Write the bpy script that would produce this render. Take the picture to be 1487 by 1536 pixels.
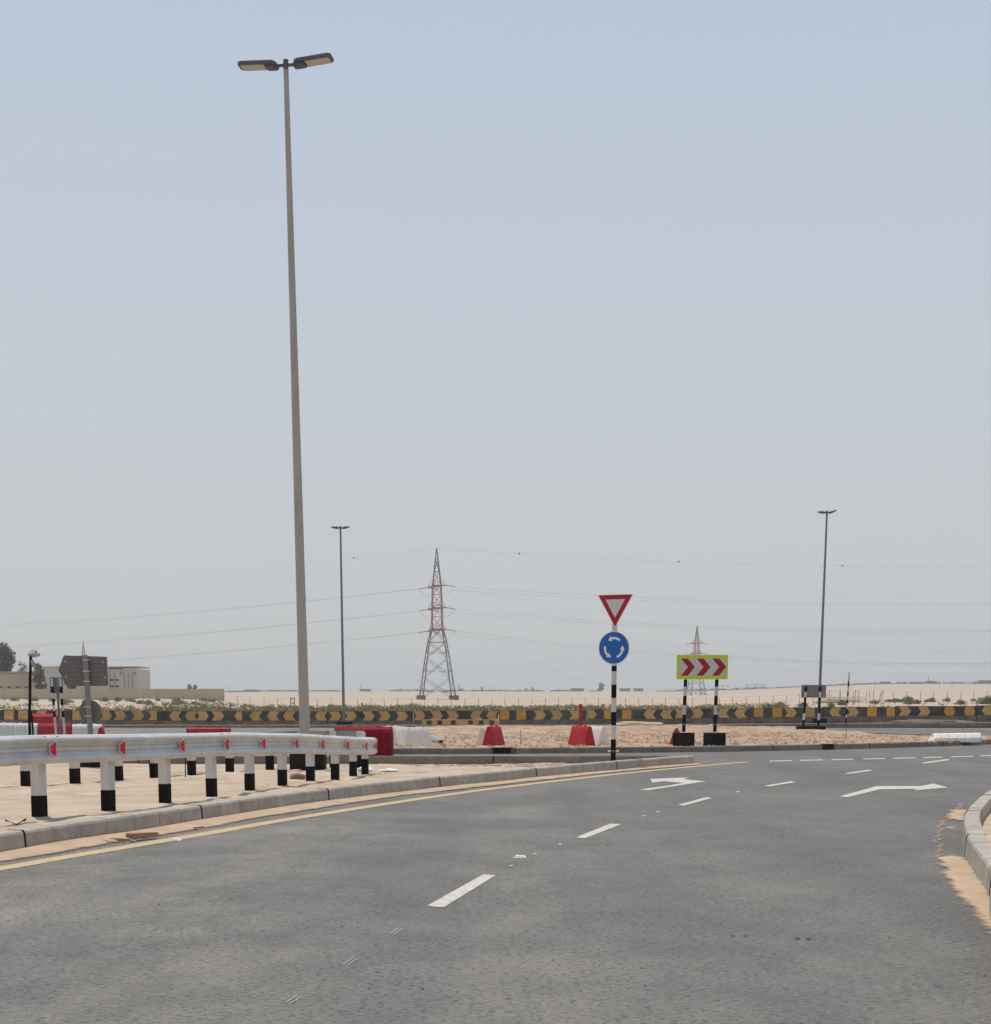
import bpy, bmesh, math, random
from mathutils import Vector, Matrix, noise
R = math.radians
random.seed(7)
S = bpy.context.scene
C = S.collection
for o in list(bpy.data.objects): bpy.data.objects.remove(o)

# ------------------------------------------------------------------ camera
CAMZ, F, PITCH, YH = 1.42, 2500.0, 0.15, 1052.0
XC = 743.5
YP = YH + F * math.tan(PITCH)
cam = bpy.data.objects.new('camera', bpy.data.cameras.new('camera'))
C.objects.link(cam); S.camera = cam
cam.location = (0, 0, CAMZ)
cam.rotation_euler = (R(90) - PITCH, 0, 0)
cam.data.sensor_fit = 'HORIZONTAL'; cam.data.sensor_width = 36
cam.data.lens = F / 1487 * 36
cam.data.shift_y = (YP - 768.0) / 1487.0
cam.data.clip_start = .1; cam.data.clip_end = 12000
S.render.resolution_x = 991; S.render.resolution_y = 1024

# ------------------------------------------------------------------ sky, sun, exposure
SUN_EL, SUN_AZ = R(73), R(-28)          # azimuth from +Y, towards +X
W = bpy.data.worlds.new('World'); S.world = W; W.use_nodes = True
nt = W.node_tree; nt.nodes.clear()
wo = nt.nodes.new('ShaderNodeOutputWorld'); bg = nt.nodes.new('ShaderNodeBackground')
sky = nt.nodes.new('ShaderNodeTexSky'); sky.sky_type = 'NISHITA'; sky.sun_disc = False
sky.sun_elevation = SUN_EL; sky.sun_rotation = SUN_AZ
sky.altitude = 100; sky.air_density = 1.3; sky.dust_density = 3.0; sky.ozone_density = 1.5
tc = nt.nodes.new('ShaderNodeTexCoord'); sx = nt.nodes.new('ShaderNodeSeparateXYZ')
nt.links.new(tc.outputs['Generated'], sx.inputs[0])
rp = nt.nodes.new('ShaderNodeValToRGB'); nt.links.new(sx.outputs['Z'], rp.inputs[0])
e = rp.color_ramp.elements
e[0].position = 0.0; e[0].color = (.640, .648, .652, 1)
e[1].position = 1.0; e[1].color = (.36, .46, .64, 1)
for p_, c_ in ((.08, (.622, .650, .676, 1)), (.22, (.590, .645, .718, 1)), (.40, (.522, .604, .745, 1))):
    q = e.new(p_); q.color = c_
vm = nt.nodes.new('ShaderNodeVectorMath'); vm.operation = 'SCALE'; vm.inputs['Scale'].default_value = 10.0
nt.links.new(rp.outputs[0], vm.inputs[0])
mx = nt.nodes.new('ShaderNodeMixRGB'); mx.inputs[0].default_value = .88
nt.links.new(sky.outputs[0], mx.inputs[1]); nt.links.new(vm.outputs[0], mx.inputs[2])
nt.links.new(mx.outputs[0], bg.inputs[0]); bg.inputs[1].default_value = 0.095
nt.links.new(bg.outputs[0], wo.inputs[0])
sl = bpy.data.lights.new('sun', 'SUN'); sl.energy = 3.3; sl.angle = R(.9); sl.color = (1, .95, .87)
so = bpy.data.objects.new('sun', sl); C.objects.link(so)
tosun = Vector((math.sin(SUN_AZ) * math.cos(SUN_EL), math.cos(SUN_AZ) * math.cos(SUN_EL), math.sin(SUN_EL)))
so.rotation_euler = tosun.to_track_quat('Z', 'Y').to_euler(); so.location = (0, 0, 60)
S.view_settings.view_transform = 'Standard'; S.view_settings.look = 'None'
S.view_settings.gamma = 1; S.view_settings.exposure = 0; S.view_settings.use_curve_mapping = False

# ------------------------------------------------------------------ photo pixel -> place
def ray(px, py):
    u = -(py - YP) / F; r = (px - XC) / F
    return Vector((r, u * math.sin(PITCH) + math.cos(PITCH), u * math.cos(PITCH) - math.sin(PITCH)))
def on_z(px, py, z=0.0):
    d = ray(px, py); t = (z - CAMZ) / d.z
    return Vector((d.x * t, d.y * t, z))
def at_y(px, py, Y):
    d = ray(px, py); t = Y / d.y
    return Vector((d.x * t, Y, CAMZ + d.z * t))
def X_at(px, Y, py=YH): return at_y(px, py, Y).x

# ------------------------------------------------------------------ materials
def srgb(r, g, b):
    f = lambda c: (c/255/12.92 if c/255 <= .04045 else ((c/255+.055)/1.055)**2.4)
    return (f(r), f(g), f(b))
MATS = {}
def mat(name, col, rough=.8, metal=0.0, var=.08, scale=6.0, bump=0.0, bscale=40.0, col2=None, rnd=0.0, dust=0.0, spec=.35, stretch=None):
    if name in MATS: return MATS[name]
    m = bpy.data.materials.new(name); m.use_nodes = True; n = m.node_tree.nodes; l = m.node_tree.links
    b = n['Principled BSDF']; b.inputs['Roughness'].default_value = rough; b.inputs['Metallic'].default_value = metal
    b.inputs['Specular IOR Level'].default_value = spec
    t = n.new('ShaderNodeTexCoord'); mp = n.new('ShaderNodeMapping'); l.new(t.outputs['Object'], mp.inputs[0])
    if stretch: mp.inputs['Scale'].default_value = stretch
    oi = n.new('ShaderNodeObjectInfo')
    off = n.new('ShaderNodeVectorMath'); off.operation = 'SCALE'; off.inputs[0].default_value = (37, 51, 23)
    l.new(oi.outputs['Random'], off.inputs['Scale']); l.new(off.outputs[0], mp.inputs['Location'])
    ns = n.new('ShaderNodeTexNoise'); ns.inputs['Scale'].default_value = scale; ns.inputs['Detail'].default_value = 6; ns.inputs['Roughness'].default_value = .65
    l.new(mp.outputs[0], ns.inputs['Vector'])
    c2 = col2 or tuple(max(0, c * (1 - 2 * var)) for c in col)
    c1 = tuple(min(1, c * (1 + var)) for c in col)
    r = n.new('ShaderNodeValToRGB'); r.color_ramp.elements[0].position = .3; r.color_ramp.elements[1].position = .68
    r.color_ramp.elements[0].color = (*c2, 1); r.color_ramp.elements[1].color = (*c1, 1)
    l.new(ns.outputs[0], r.inputs[0]); out = r.outputs[0]
    if dust:
        n2 = n.new('ShaderNodeTexNoise'); n2.inputs['Scale'].default_value = scale * .45; n2.inputs['Detail'].default_value = 8; n2.inputs['Roughness'].default_value = .7
        l.new(mp.outputs[0], n2.inputs['Vector'])
        r2 = n.new('ShaderNodeMapRange'); r2.inputs[1].default_value = .42; r2.inputs[2].default_value = .72; r2.inputs[4].default_value = dust
        l.new(n2.outputs[0], r2.inputs[0])
        mm = n.new('ShaderNodeMixRGB'); l.new(r2.outputs[0], mm.inputs[0]); l.new(out, mm.inputs[1]); mm.inputs[2].default_value = (.43, .33, .235, 1); out = mm.outputs[0]
    if rnd:
        hs = n.new('ShaderNodeHueSaturation'); mr = n.new('ShaderNodeMapRange'); mr.inputs[3].default_value = 1 - rnd; mr.inputs[4].default_value = 1 + rnd
        l.new(oi.outputs['Random'], mr.inputs[0]); l.new(mr.outputs[0], hs.inputs['Value']); l.new(out, hs.inputs['Color']); out = hs.outputs[0]
    l.new(out, b.inputs['Base Color'])
    if bump:
        nb = n.new('ShaderNodeTexNoise'); nb.inputs['Scale'].default_value = bscale; nb.inputs['Detail'].default_value = 4
        l.new(mp.outputs[0], nb.inputs['Vector'])
        bp = n.new('ShaderNodeBump'); bp.inputs['Strength'].default_value = bump; bp.inputs['Distance'].default_value = .02
        l.new(nb.outputs[0], bp.inputs['Height']); l.new(bp.outputs[0], b.inputs['Normal'])
    MATS[name] = m; return m

def asphalt_mat():
    m = bpy.data.materials.new('asphalt'); m.use_nodes = True; n = m.node_tree.nodes; l = m.node_tree.links
    b = n['Principled BSDF']; b.inputs['Roughness'].default_value = .88; b.inputs['Specular IOR Level'].default_value = .25
    g = n.new('ShaderNodeNewGeometry')
    def noise_(scale, detail=4, rough=.6, sc=(1, 1, 1), rot=0):
        mp = n.new('ShaderNodeMapping'); mp.inputs['Scale'].default_value = sc; mp.inputs['Rotation'].default_value = (0, 0, rot)
        l.new(g.outputs['Position'], mp.inputs[0])
        t = n.new('ShaderNodeTexNoise'); t.inputs['Scale'].default_value = scale; t.inputs['Detail'].default_value = detail; t.inputs['Roughness'].default_value = rough
        l.new(mp.outputs[0], t.inputs['Vector']); return t.outputs[0]
    def ramp(src, p0, p1, c0, c1):
        r = n.new('ShaderNodeValToRGB'); r.color_ramp.elements[0].position = p0; r.color_ramp.elements[1].position = p1
        r.color_ramp.elements[0].color = (*c0, 1); r.color_ramp.elements[1].color = (*c1, 1); l.new(src, r.inputs[0]); return r.outputs[0]
    def mixc(f, a, c, mode='MIX'):
        k = n.new('ShaderNodeMixRGB'); k.blend_type = mode
        for i, v in ((0, f), (1, a), (2, c)):
            if hasattr(v, 'links'): l.new(v, k.inputs[i])
            elif isinstance(v, tuple): k.inputs[i].default_value = (*v, 1)
            else: k.inputs[i].default_value = v
        return k.outputs[0]
    grain = ramp(noise_(150, 3, .7), .33, .66, (.118, .111, .101), (.180, .169, .154))
    big = ramp(noise_(.22, 5, .6), .3, .7, (.84, .84, .84), (1.13, 1.12, 1.10))
    c = mixc(1.0, grain, big, 'MULTIPLY')
    # bright dusty drifts, drawn out along the traffic
    sx_ = n.new('ShaderNodeSeparateXYZ'); l.new(g.outputs['Position'], sx_.inputs[0])
    side = n.new('ShaderNodeMapRange'); side.inputs[1].default_value = 3.0; side.inputs[2].default_value = -4.0; side.inputs[3].default_value = .30; side.inputs[4].default_value = 1.15
    l.new(sx_.outputs['X'], side.inputs[0])
    d1 = ramp(noise_(.55, 8, .74, (1.3, .8, 1), R(28)), .40, .62, (0, 0, 0), (1, 1, 1))
    dm = n.new('ShaderNodeMath'); dm.operation = 'MULTIPLY'; l.new(d1, dm.inputs[0]); l.new(side.outputs[0], dm.inputs[1])
    c = mixc(dm.outputs[0], c, (.245, .228, .205))
    dustf = ramp(noise_(2.4, 8, .78, (1.2, .9, 1), R(28)), .50, .74, (0, 0, 0), (.40, .40, .40))
    c = mixc(dustf, c, (.225, .208, .188))
    dk = ramp(noise_(1.3, 8, .76, (1.2, .8, 1), R(28)), .30, .50, (.34, .34, .34), (0, 0, 0))
    c = mixc(dk, c, (.085, .080, .076))
    # wheel tracks: slightly darker worn lanes
    wt = ramp(noise_(.5, 3, .5, (1.6, .10, 1), R(30)), .45, .62, (0, 0, 0), (.32, .32, .32))
    c = mixc(wt, c, (.100, .096, .092))
    # small open pores and dark bits of the aggregate
    pores = ramp(noise_(33, 5, .80, (.7, 1, 1)), .545, .615, (0, 0, 0), (1, 1, 1))
    pf = ramp(noise_(.8, 6, .7), .40, .62, (.18, .18, .18), (1, 1, 1))
    k = mixc(1.0, pores, pf, 'MULTIPLY')
    c = mixc(k, c, (.052, .048, .045))
    lite = ramp(noise_(27, 5, .8), .54, .64, (0, 0, 0), (.5, .5, .5))
    c = mixc(lite, c, (.27, .25, .225))
    l.new(c, b.inputs['Base Color'])
    hb = n.new('ShaderNodeMath'); hb.operation = 'SUBTRACT'
    l.new(noise_(120, 3, .7), hb.inputs[0]); l.new(pores, hb.inputs[1])
    bp = n.new('ShaderNodeBump'); bp.inputs['Strength'].default_value = .7; bp.inputs['Distance'].default_value = .007
    l.new(hb.outputs[0], bp.inputs['Height']); l.new(bp.outputs[0], b.inputs['Normal'])
    MATS['asphalt'] = m; return m

def sand_mat(name, ca, cb, red=None, s=1.0, bumpd=.03, tracks=False):
    m = bpy.data.materials.new(name); m.use_nodes = True; n = m.node_tree.nodes; l = m.node_tree.links
    b = n['Principled BSDF']; b.inputs['Roughness'].default_value = .95; b.inputs['Specular IOR Level'].default_value = .1
    g = n.new('ShaderNodeNewGeometry')
    def noise_(scale, detail=5, sc=(1, 1, 1)):
        mp = n.new('ShaderNodeMapping'); mp.inputs['Scale'].default_value = sc; l.new(g.outputs['Position'], mp.inputs[0])
        t = n.new('ShaderNodeTexNoise'); t.inputs['Scale'].default_value = scale; t.inputs['Detail'].default_value = detail; t.inputs['Roughness'].default_value = .65
        l.new(mp.outputs[0], t.inputs['Vector']); return t.outputs[0]
    def ramp(src, p0, p1, c0, c1):
        r = n.new('ShaderNodeValToRGB'); r.color_ramp.elements[0].position = p0; r.color_ramp.elements[1].position = p1
        r.color_ramp.elements[0].color = (*c0, 1); r.color_ramp.elements[1].color = (*c1, 1); l.new(src, r.inputs[0]); return r.outputs[0]
    c = ramp(noise_(1.1 * s, 8), .3, .7, ca, cb)
    fine = ramp(noise_(26 * s, 5), .25, .75, (.86, .86, .86), (1.12, 1.12, 1.12))
    k = n.new('ShaderNodeMixRGB'); k.blend_type = 'MULTIPLY'; k.inputs[0].default_value = 1; l.new(c, k.inputs[1]); l.new(fine, k.inputs[2]); c = k.outputs[0]
    if red:
        f = ramp(noise_(1.6 * s, 8), .46, .62, (0, 0, 0), (1, 1, 1))
        k = n.new('ShaderNodeMixRGB'); l.new(f, k.inputs[0]); l.new(c, k.inputs[1]); k.inputs[2].default_value = (*red, 1); c = k.outputs[0]
    l.new(c, b.inputs['Base Color'])
    if tracks:
        h = noise_(3.0 * s, 6, (.35, 1.6, 1))
    else:
        h = noise_(5.5 * s, 6)
    bp = n.new('ShaderNodeBump'); bp.inputs['Strength'].default_value = .8; bp.inputs['Distance'].default_value = bumpd
    l.new(h, bp.inputs['Height']); l.new(bp.outputs[0], b.inputs['Normal'])
    MATS[name] = m; return m

M_ASPH = asphalt_mat()
M_SAND = sand_mat('sand', (.36, .275, .195), (.56, .455, .345), bumpd=.08, tracks=True)
M_RUB = sand_mat('rubble_sand', (.33, .235, .16), (.51, .39, .285), red=(.29, .165, .10), bumpd=.06)
M_DRIFT = sand_mat('drift_sand', (.40, .285, .19), (.52, .385, .27), s=2.2, bumpd=.02)
def feather(m, amp=.8):
    n = m.node_tree.nodes; l = m.node_tree.links; out = [k for k in n if k.type == 'OUTPUT_MATERIAL'][0]; b = n['Principled BSDF']
    at = n.new('ShaderNodeAttribute'); at.attribute_name = 'cover'; g = n.new('ShaderNodeNewGeometry')
    t1 = n.new('ShaderNodeTexNoise'); t1.inputs['Scale'].default_value = 9; t1.inputs['Detail'].default_value = 9; t1.inputs['Roughness'].default_value = .68; l.new(g.outputs['Position'], t1.inputs['Vector'])
    a = n.new('ShaderNodeMath'); a.operation = 'MULTIPLY_ADD'; l.new(t1.outputs[0], a.inputs[0]); a.inputs[1].default_value = amp; a.inputs[2].default_value = -amp / 2
    c = n.new('ShaderNodeMath'); c.operation = 'ADD'; l.new(a.outputs[0], c.inputs[0]); l.new(at.outputs['Fac'], c.inputs[1])
    mr = n.new('ShaderNodeMapRange'); mr.inputs[1].default_value = .34; mr.inputs[2].default_value = .66; l.new(c.outputs[0], mr.inputs[0])
    tr = n.new('ShaderNodeBsdfTransparent'); mx_ = n.new('ShaderNodeMixShader'); l.new(mr.outputs[0], mx_.inputs[0]); l.new(tr.outputs[0], mx_.inputs[1]); l.new(b.outputs[0], mx_.inputs[2]); l.new(mx_.outputs[0], out.inputs['Surface'])
feather(M_DRIFT)
M_STAIN = mat('oil_stain', (.062, .059, .056), .8, var=.1, scale=20, spec=.2); feather(M_STAIN, 1.8)
M_HEAP = sand_mat('heap_sand', (.47, .33, .215), (.55, .41, .28), s=3, bumpd=.01)
M_DES = sand_mat('desert', (.395, .305, .23), (.51, .41, .32), s=.06, bumpd=.4)
M_KERB = mat('kerb_concrete', (.385, .35, .30), .88, var=.13, scale=5, bump=.3, bscale=60, rnd=.08, dust=.4)
M_KERBD = mat('kerb_concrete_old', (.21, .175, .145), .9, var=.14, scale=4, bump=.3, bscale=40, rnd=.10, dust=.3)
M_MORT = mat('mortar', (.40, .37, .33), .95, var=.1)
M_JOINT = mat('joint_sealant', (.010, .010, .009), .9, spec=.1)
M_WPAINT = mat('road_paint_white', (.61, .58, .51), .8, var=.04, scale=14, col2=(.33, .31, .28), dust=.25)
M_CHALK = mat('chalk', (.52, .51, .48), .9, var=.05, scale=30, col2=(.24, .23, .21))
M_YPAINT = mat('road_paint_yellow', (.50, .36, .17), .8, var=.08, scale=4, dust=.9, col2=(.40, .30, .18))
feather(M_YPAINT, 1.1)
M_GALV = mat('galvanised_steel', (.60, .59, .57), .46, metal=.35, var=.10, scale=2.5, spec=.45, rnd=.03, dust=.12)
M_WHITE = mat('white_paint', (.62, .60, .55), .6, var=.05, scale=8, dust=.22)
M_BLACK = mat('black_paint', (.010, .009, .009), .85, var=.2, scale=8, spec=.12)
M_RED = mat('red_plastic', (.46, .020, .032), .7, var=.10, scale=4, dust=.14, spec=.2)
M_RED_SHADE = mat('red_plastic_shade', (.27, .006, .018), .75, var=.10, scale=4, spec=.15)  # red plastic with the shade on the big barrier's side put into the colour
M_WPL = mat('white_plastic', (.80, .75, .66), .6, var=.05, scale=4, dust=.18)
M_REFR = mat('red_reflector', (.62, .02, .025), .3, var=.05)
M_SRED = mat('sign_red', (.42, .006, .022), .6, var=.02)
M_SBLUE = mat('sign_blue', (.006, .115, .42), .45, var=.02)
M_SWHITE = mat('sign_white', (.66, .59, .55), .5, var=.02)
M_SEDGE = mat('sign_edge_white', (.8, .8, .79), .5, var=.02)
M_SYEL = mat('sign_fluorescent', (.66, .72, .02), .45, var=.02)
M_POLE = mat('lamp_pole_steel', (.42, .375, .325), .75, var=.09, scale=1.6, spec=.25, dust=.2, stretch=(3, 3, .5))
M_POLED = mat('far_pole_steel', (.22, .23, .235), .6, metal=.2, var=.06)
M_HEAD = mat('lamp_housing', (.10, .105, .12), .5, var=.05)
M_LENS = mat('lamp_lens', (.55, .50, .40), .35, var=.03, spec=.5)
M_SBACK = mat('sign_back_grey', (.150, .135, .128), .75, var=.05, scale=3)
M_SBACKL = mat('sign_back_light', (.20, .20, .195), .6, var=.05, scale=3)
M_BARY = mat('barrier_yellow', (.60, .345, .11), .85, var=.12, scale=3, dust=.35, rnd=.12)
M_BARO = mat('barrier_orange', (.64, .31, .045), .85, var=.12, scale=3, dust=.12)
M_BARK = mat('barrier_black', (.062, .057, .052), .85, var=.12, scale=3, dust=.22, rnd=.15)
M_BARC = mat('barrier_base', (.15, .115, .09), .95, var=.18, scale=2.5, dust=.35)
M_PYL = mat('pylon_steel', (.17, .165, .165), .7, var=.04)
M_PYLR = mat('pylon_red', (.36, .07, .05), .7, var=.04)
M_PYLW = mat('pylon_pale', (.50, .42, .40), .7, var=.04)
M_WIRE = mat('wire', (.20, .20, .205), .7, var=.02)
M_LEAF = mat('shrub_leaf', (.21, .20, .07), .8, var=.3, scale=2, rnd=.2)
M_LEAFD = mat('tree_leaf', (.125, .13, .07), .8, var=.3, scale=.5, rnd=.2)
M_LEAFB = mat('dry_leaf', (.17, .145, .075), .8, var=.3, scale=.5)
M_BARKT = mat('bark', (.12, .09, .065), .9, var=.15)
M_WALL = mat('boundary_wall', (.47, .39, .28), .9, var=.05, scale=.1)
M_BLDG = mat('building_cream', (.50, .455, .39), .9, var=.04, scale=.1)
M_BLDG2 = mat('building_far', (.24, .215, .19), .9, var=.05, scale=.1)
M_GLASS = mat('window_dark', (.05, .055, .06), .2, var=.05)
M_WOOD = mat('wood', (.30, .165, .085), .85, var=.2, scale=5, stretch=(1, 8, 8))
M_ROCK = mat('rock', (.30, .215, .135), .95, var=.15, scale=6, bump=.5)
M_BAG = mat('sacking', (.52, .45, .38), .9, var=.15, scale=7, bump=.6, bscale=12)
M_TRASH = mat('paper', (.78, .76, .74), .7, var=.03)
M_DARKB = mat('black_block', (.013, .012, .012), .9, var=.2, scale=5, dust=.04, spec=.1)
M_RUSTB = mat('brown_block', (.055, .042, .035), .85, var=.2, scale=5, dust=.15)

# ------------------------------------------------------------------ mesh helpers
class MB:
    def __init__(s): s.v = []; s.f = []; s.mi = []
    def add(s, vs, fs, mi=0):
        o = len(s.v); s.v += [tuple(v) for v in vs]; s.f += [tuple(i + o for i in f) for f in fs]; s.mi += [mi] * len(fs)
    def box(s, c, d, rz=0, mi=0, top=1.0, topy=None, rx=0):
        x, y, z = d[0] / 2, d[1] / 2, d[2] / 2; ty = top if topy is None else topy
        P = [(-x, -y, -z), (x, -y, -z), (x, y, -z), (-x, y, -z), (-x * top, -y * ty, z), (x * top, -y * ty, z), (x * top, y * ty, z), (-x * top, y * ty, z)]
        Mx = Matrix.Translation(c) @ Matrix.Rotation(rz, 4, 'Z') @ Matrix.Rotation(rx, 4, 'X')
        s.add([Mx @ Vector(p) for p in P], [(0, 3, 2, 1), (4, 5, 6, 7), (0, 1, 5, 4), (1, 2, 6, 5), (2, 3, 7, 6), (3, 0, 4, 7)], mi); return s
    def bar(s, a, b, r, r2=None, n=6, mi=0, caps=True):
        a = Vector(a); b = Vector(b); r2 = r if r2 is None else r2; d = (b - a)
        q = d.to_track_quat('Z', 'Y'); vs = []
        for p, rr in ((a, r), (b, r2)):
            for i in range(n):
                t = 2 * math.pi * (i + .5) / n; vs.append(p + q @ Vector((rr * math.cos(t), rr * math.sin(t), 0)))
        fs = [(i, (i + 1) % n, n + (i + 1) % n, n + i) for i in range(n)]
        if caps: fs += [tuple(range(n - 1, -1, -1)), tuple(range(n, 2 * n))]
        s.add(vs, fs, mi); return s
    def tube(s, pts, r, n=4, mi=0):
        pts = [Vector(p) for p in pts]; vs = []
        for i, p in enumerate(pts):
            d = (pts[min(i + 1, len(pts) - 1)] - pts[max(i - 1, 0)]).normalized(); q = d.to_track_quat('Z', 'Y')
            for k in range(n):
                t = 2 * math.pi * (k + .5) / n; vs.append(p + q @ Vector((r * math.cos(t), r * math.sin(t), 0)))
        fs = []
        for i in range(len(pts) - 1):
            for k in range(n): fs.append((i * n + k, i * n + (k + 1) % n, (i + 1) * n + (k + 1) % n, (i + 1) * n + k))
        s.add(vs, fs, mi); return s
    def prism(s, poly, y0, y1, mi=0):      # poly in (x,z), extruded along y
        n = len(poly); vs = [(p[0], y0, p[1]) for p in poly] + [(p[0], y1, p[1]) for p in poly]
        fs = [tuple(range(n)), tuple(range(2 * n - 1, n - 1, -1))] + [(i, i + n, (i + 1) % n + n, (i + 1) % n) for i in range(n)]
        s.add(vs, fs, mi); return s
    def prismx(s, poly, x0, x1, mi=0):     # poly in (y,z), extruded along x
        n = len(poly); vs = [(x0, p[0], p[1]) for p in poly] + [(x1, p[0], p[1]) for p in poly]
        fs = [tuple(range(n - 1, -1, -1)), tuple(range(n, 2 * n))] + [(i, (i + 1) % n, (i + 1) % n + n, i + n) for i in range(n)]
        s.add(vs, fs, mi); return s
    def prismz(s, poly, z0, z1, mi=0):
        n = len(poly); vs = [(p[0], p[1], z0) for p in poly] + [(p[0], p[1], z1) for p in poly]
        fs = [tuple(range(n - 1, -1, -1)), tuple(range(n, 2 * n))] + [(i, (i + 1) % n, (i + 1) % n + n, i + n) for i in range(n)]
        s.add(vs, fs, mi); return s
    def mesh(s, name, mats, bevel=0, smooth=False):
        me = bpy.data.meshes.new(name); me.from_pydata(s.v, [], s.f)
        for m in (mats if isinstance(mats, (list, tuple)) else [mats]): me.materials.append(m)
        for p, i in zip(me.polygons, s.mi): p.material_index = i
        bm = bmesh.new(); bm.from_mesh(me)
        if bevel:
            ed = [e_ for e_ in bm.edges if len(e_.link_faces) == 2 and e_.calc_face_angle(0) > .5]
            bmesh.ops.bevel(bm, geom=ed, offset=bevel, segments=2, affect='EDGES', profile=.6)
        bmesh.ops.recalc_face_normals(bm, faces=bm.faces)
        bm.to_mesh(me); bm.free()
        if smooth:
            me.shade_smooth() if hasattr(me, 'shade_smooth') else None
        me.update(); return me
    def build(s, name, mats, parent=None, loc=(0, 0, 0), bevel=0, smooth=False):
        return link(name, s.mesh(name, mats, bevel, smooth), parent, loc)
def link(name, me, parent=None, loc=(0, 0, 0), rz=0):
    o = bpy.data.objects.new(name, me); C.objects.link(o); o.parent = parent; o.location = loc; o.rotation_euler = (0, 0, rz); return o
def tag(o, label=None, cat=None, group=None, kind=None):
    if label: o['label'] = label
    if cat: o['category'] = cat
    if group: o['group'] = group
    if kind: o['kind'] = kind
    return o
def thing(name, label, cat, loc=(0, 0, 0), rz=0, group=None, kind=None):
    o = bpy.data.objects.new(name, None); C.objects.link(o); o.location = loc; o.rotation_euler = (0, 0, rz); o.empty_display_size = .2
    return tag(o, label, cat, group, kind)
def kids(o): return [c for c in list(bpy.data.objects) if c.parent == o]
def copy_thing(o, loc, rz, label, group=None, tree=None):
    c = o.copy(); C.objects.link(c); c.location = loc; c.rotation_euler = (0, 0, rz); c['label'] = label
    if group: c['group'] = group
    for ch in (tree or kids(o)):
        k = ch.copy(); C.objects.link(k); k.parent = c
        for g in kids(ch):
            j = g.copy(); C.objects.link(j); j.parent = k
    return c
ORD = ['first', 'second', 'third', 'fourth', 'fifth', 'sixth', 'seventh', 'eighth', 'ninth', 'tenth', 'eleventh', 'twelfth', 'thirteenth', 'fourteenth', 'fifteenth', 'sixteenth', 'seventeenth', 'eighteenth', 'nineteenth', 'twentieth']
def catmull(P, step):
    P = [Vector(p) for p in P]; out = []
    Q = [P[0] * 2 - P[1]] + P + [P[-1] * 2 - P[-2]]
    for i in range(1, len(Q) - 2):
        a, b, c, d = Q[i - 1:i + 3]
        for k in range(24):
            t = k / 24; out.append(.5 * ((2 * b) + (c - a) * t + (2 * a - 5 * b + 4 * c - d) * t * t + (3 * b - a - 3 * c + d) * t ** 3))
    out.append(P[-1]); return resample(out, step)
def resample(P, step):
    out = [P[0].copy()]; acc = 0; n = sum((P[i + 1] - P[i]).length for i in range(len(P) - 1)); k = max(1, round(n / step)); st = n / k; nxt = st
    for i in range(len(P) - 1):
        L = (P[i + 1] - P[i]).length
        while acc + L >= nxt - 1e-6 and len(out) < k:
            out.append(P[i].lerp(P[i + 1], (nxt - acc) / L)); nxt += st
        acc += L
    out.append(P[-1].copy()); return out
def smooth(a, b, x):
    t = min(1, max(0, (x - a) / (b - a))); return t * t * (3 - 2 * t)
def interp(x, T):
    if x <= T[0][0]: return T[0][1]
    for (a, b), (c, d) in zip(T, T[1:]):
        if x <= c: return b + (d - b) * (x - a) / (c - a)
    return T[-1][1]
def nz(x, y, z=0): return noise.noise(Vector((x, y, z)))
def fbm(x, y, o=4):
    v = 0; a = 1
    for i in range(o): v += a * nz(x * 2 ** i, y * 2 ** i, i * 3.1); a *= .5
    return v

# ------------------------------------------------------------------ terrain out to the horizon
def ground(X, Y):
    if Y < 91.6: return -.06
    a = X / Y
    zc = interp(Y, [(91, .10), (200, .02), (330, .12), (450, 1.9), (960, 4.7), (1500, 10.2), (1700, 10.4), (3600, -4)])
    zr = interp(Y, [(91, .22), (150, .55), (330, 1.45), (450, 2.9), (960, 7.5), (1500, 17.0), (1700, 17.6), (3600, 4)])
    zl = interp(Y, [(91, .12), (240, .05), (330, 1.0), (385, 1.75), (520, 2.2), (960, 4.6), (1500, 9), (3600, -4)])
    wr = smooth(.10, .25, a); wl = smooth(.125, .19, -a)
    z = zc * (1 - wr) * (1 - wl) + zr * wr + zl * wl * (1 - wr)
    z += .12 * fbm(X * .05, Y * .05) * smooth(110, 300, Y) + wl * .75 * fbm(X * .16, Y * .07) * smooth(230, 300, Y) * (1 - smooth(380, 420, Y))
    z += .6 * nz(X * .004, Y * .004) * smooth(700, 1400, Y)
    return z
ys = [-60, -20, 20, 60, 85, 91.55, 91.65] ; y = 93.0
while y < 3600: ys.append(y); y *= 1.022 if y < 600 else 1.05
ys.append(3600)
xs = []
for i in range(-130, 131): xs.append(math.copysign(12 * (math.exp(abs(i) / 24.5) - 1), i))
tv = [(x, y, ground(x, y)) for y in ys for x in xs]; nx = len(xs)
tf = [(j * nx + i, j * nx + i + 1, (j + 1) * nx + i + 1, (j + 1) * nx + i) for j in range(len(ys) - 1) for i in range(nx - 1)]
t = MB(); t.add(tv, tf); g = t.build('desert_ground', M_DES, smooth=True); tag(g, kind='structure')

t = MB(); t.add([(-85, -40, 0), (85, -40, 0), (85, 91.2, 0), (-85, 91.2, 0)], [(0, 1, 2, 3)])
tag(t.build('road', M_ASPH), kind='structure')

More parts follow.
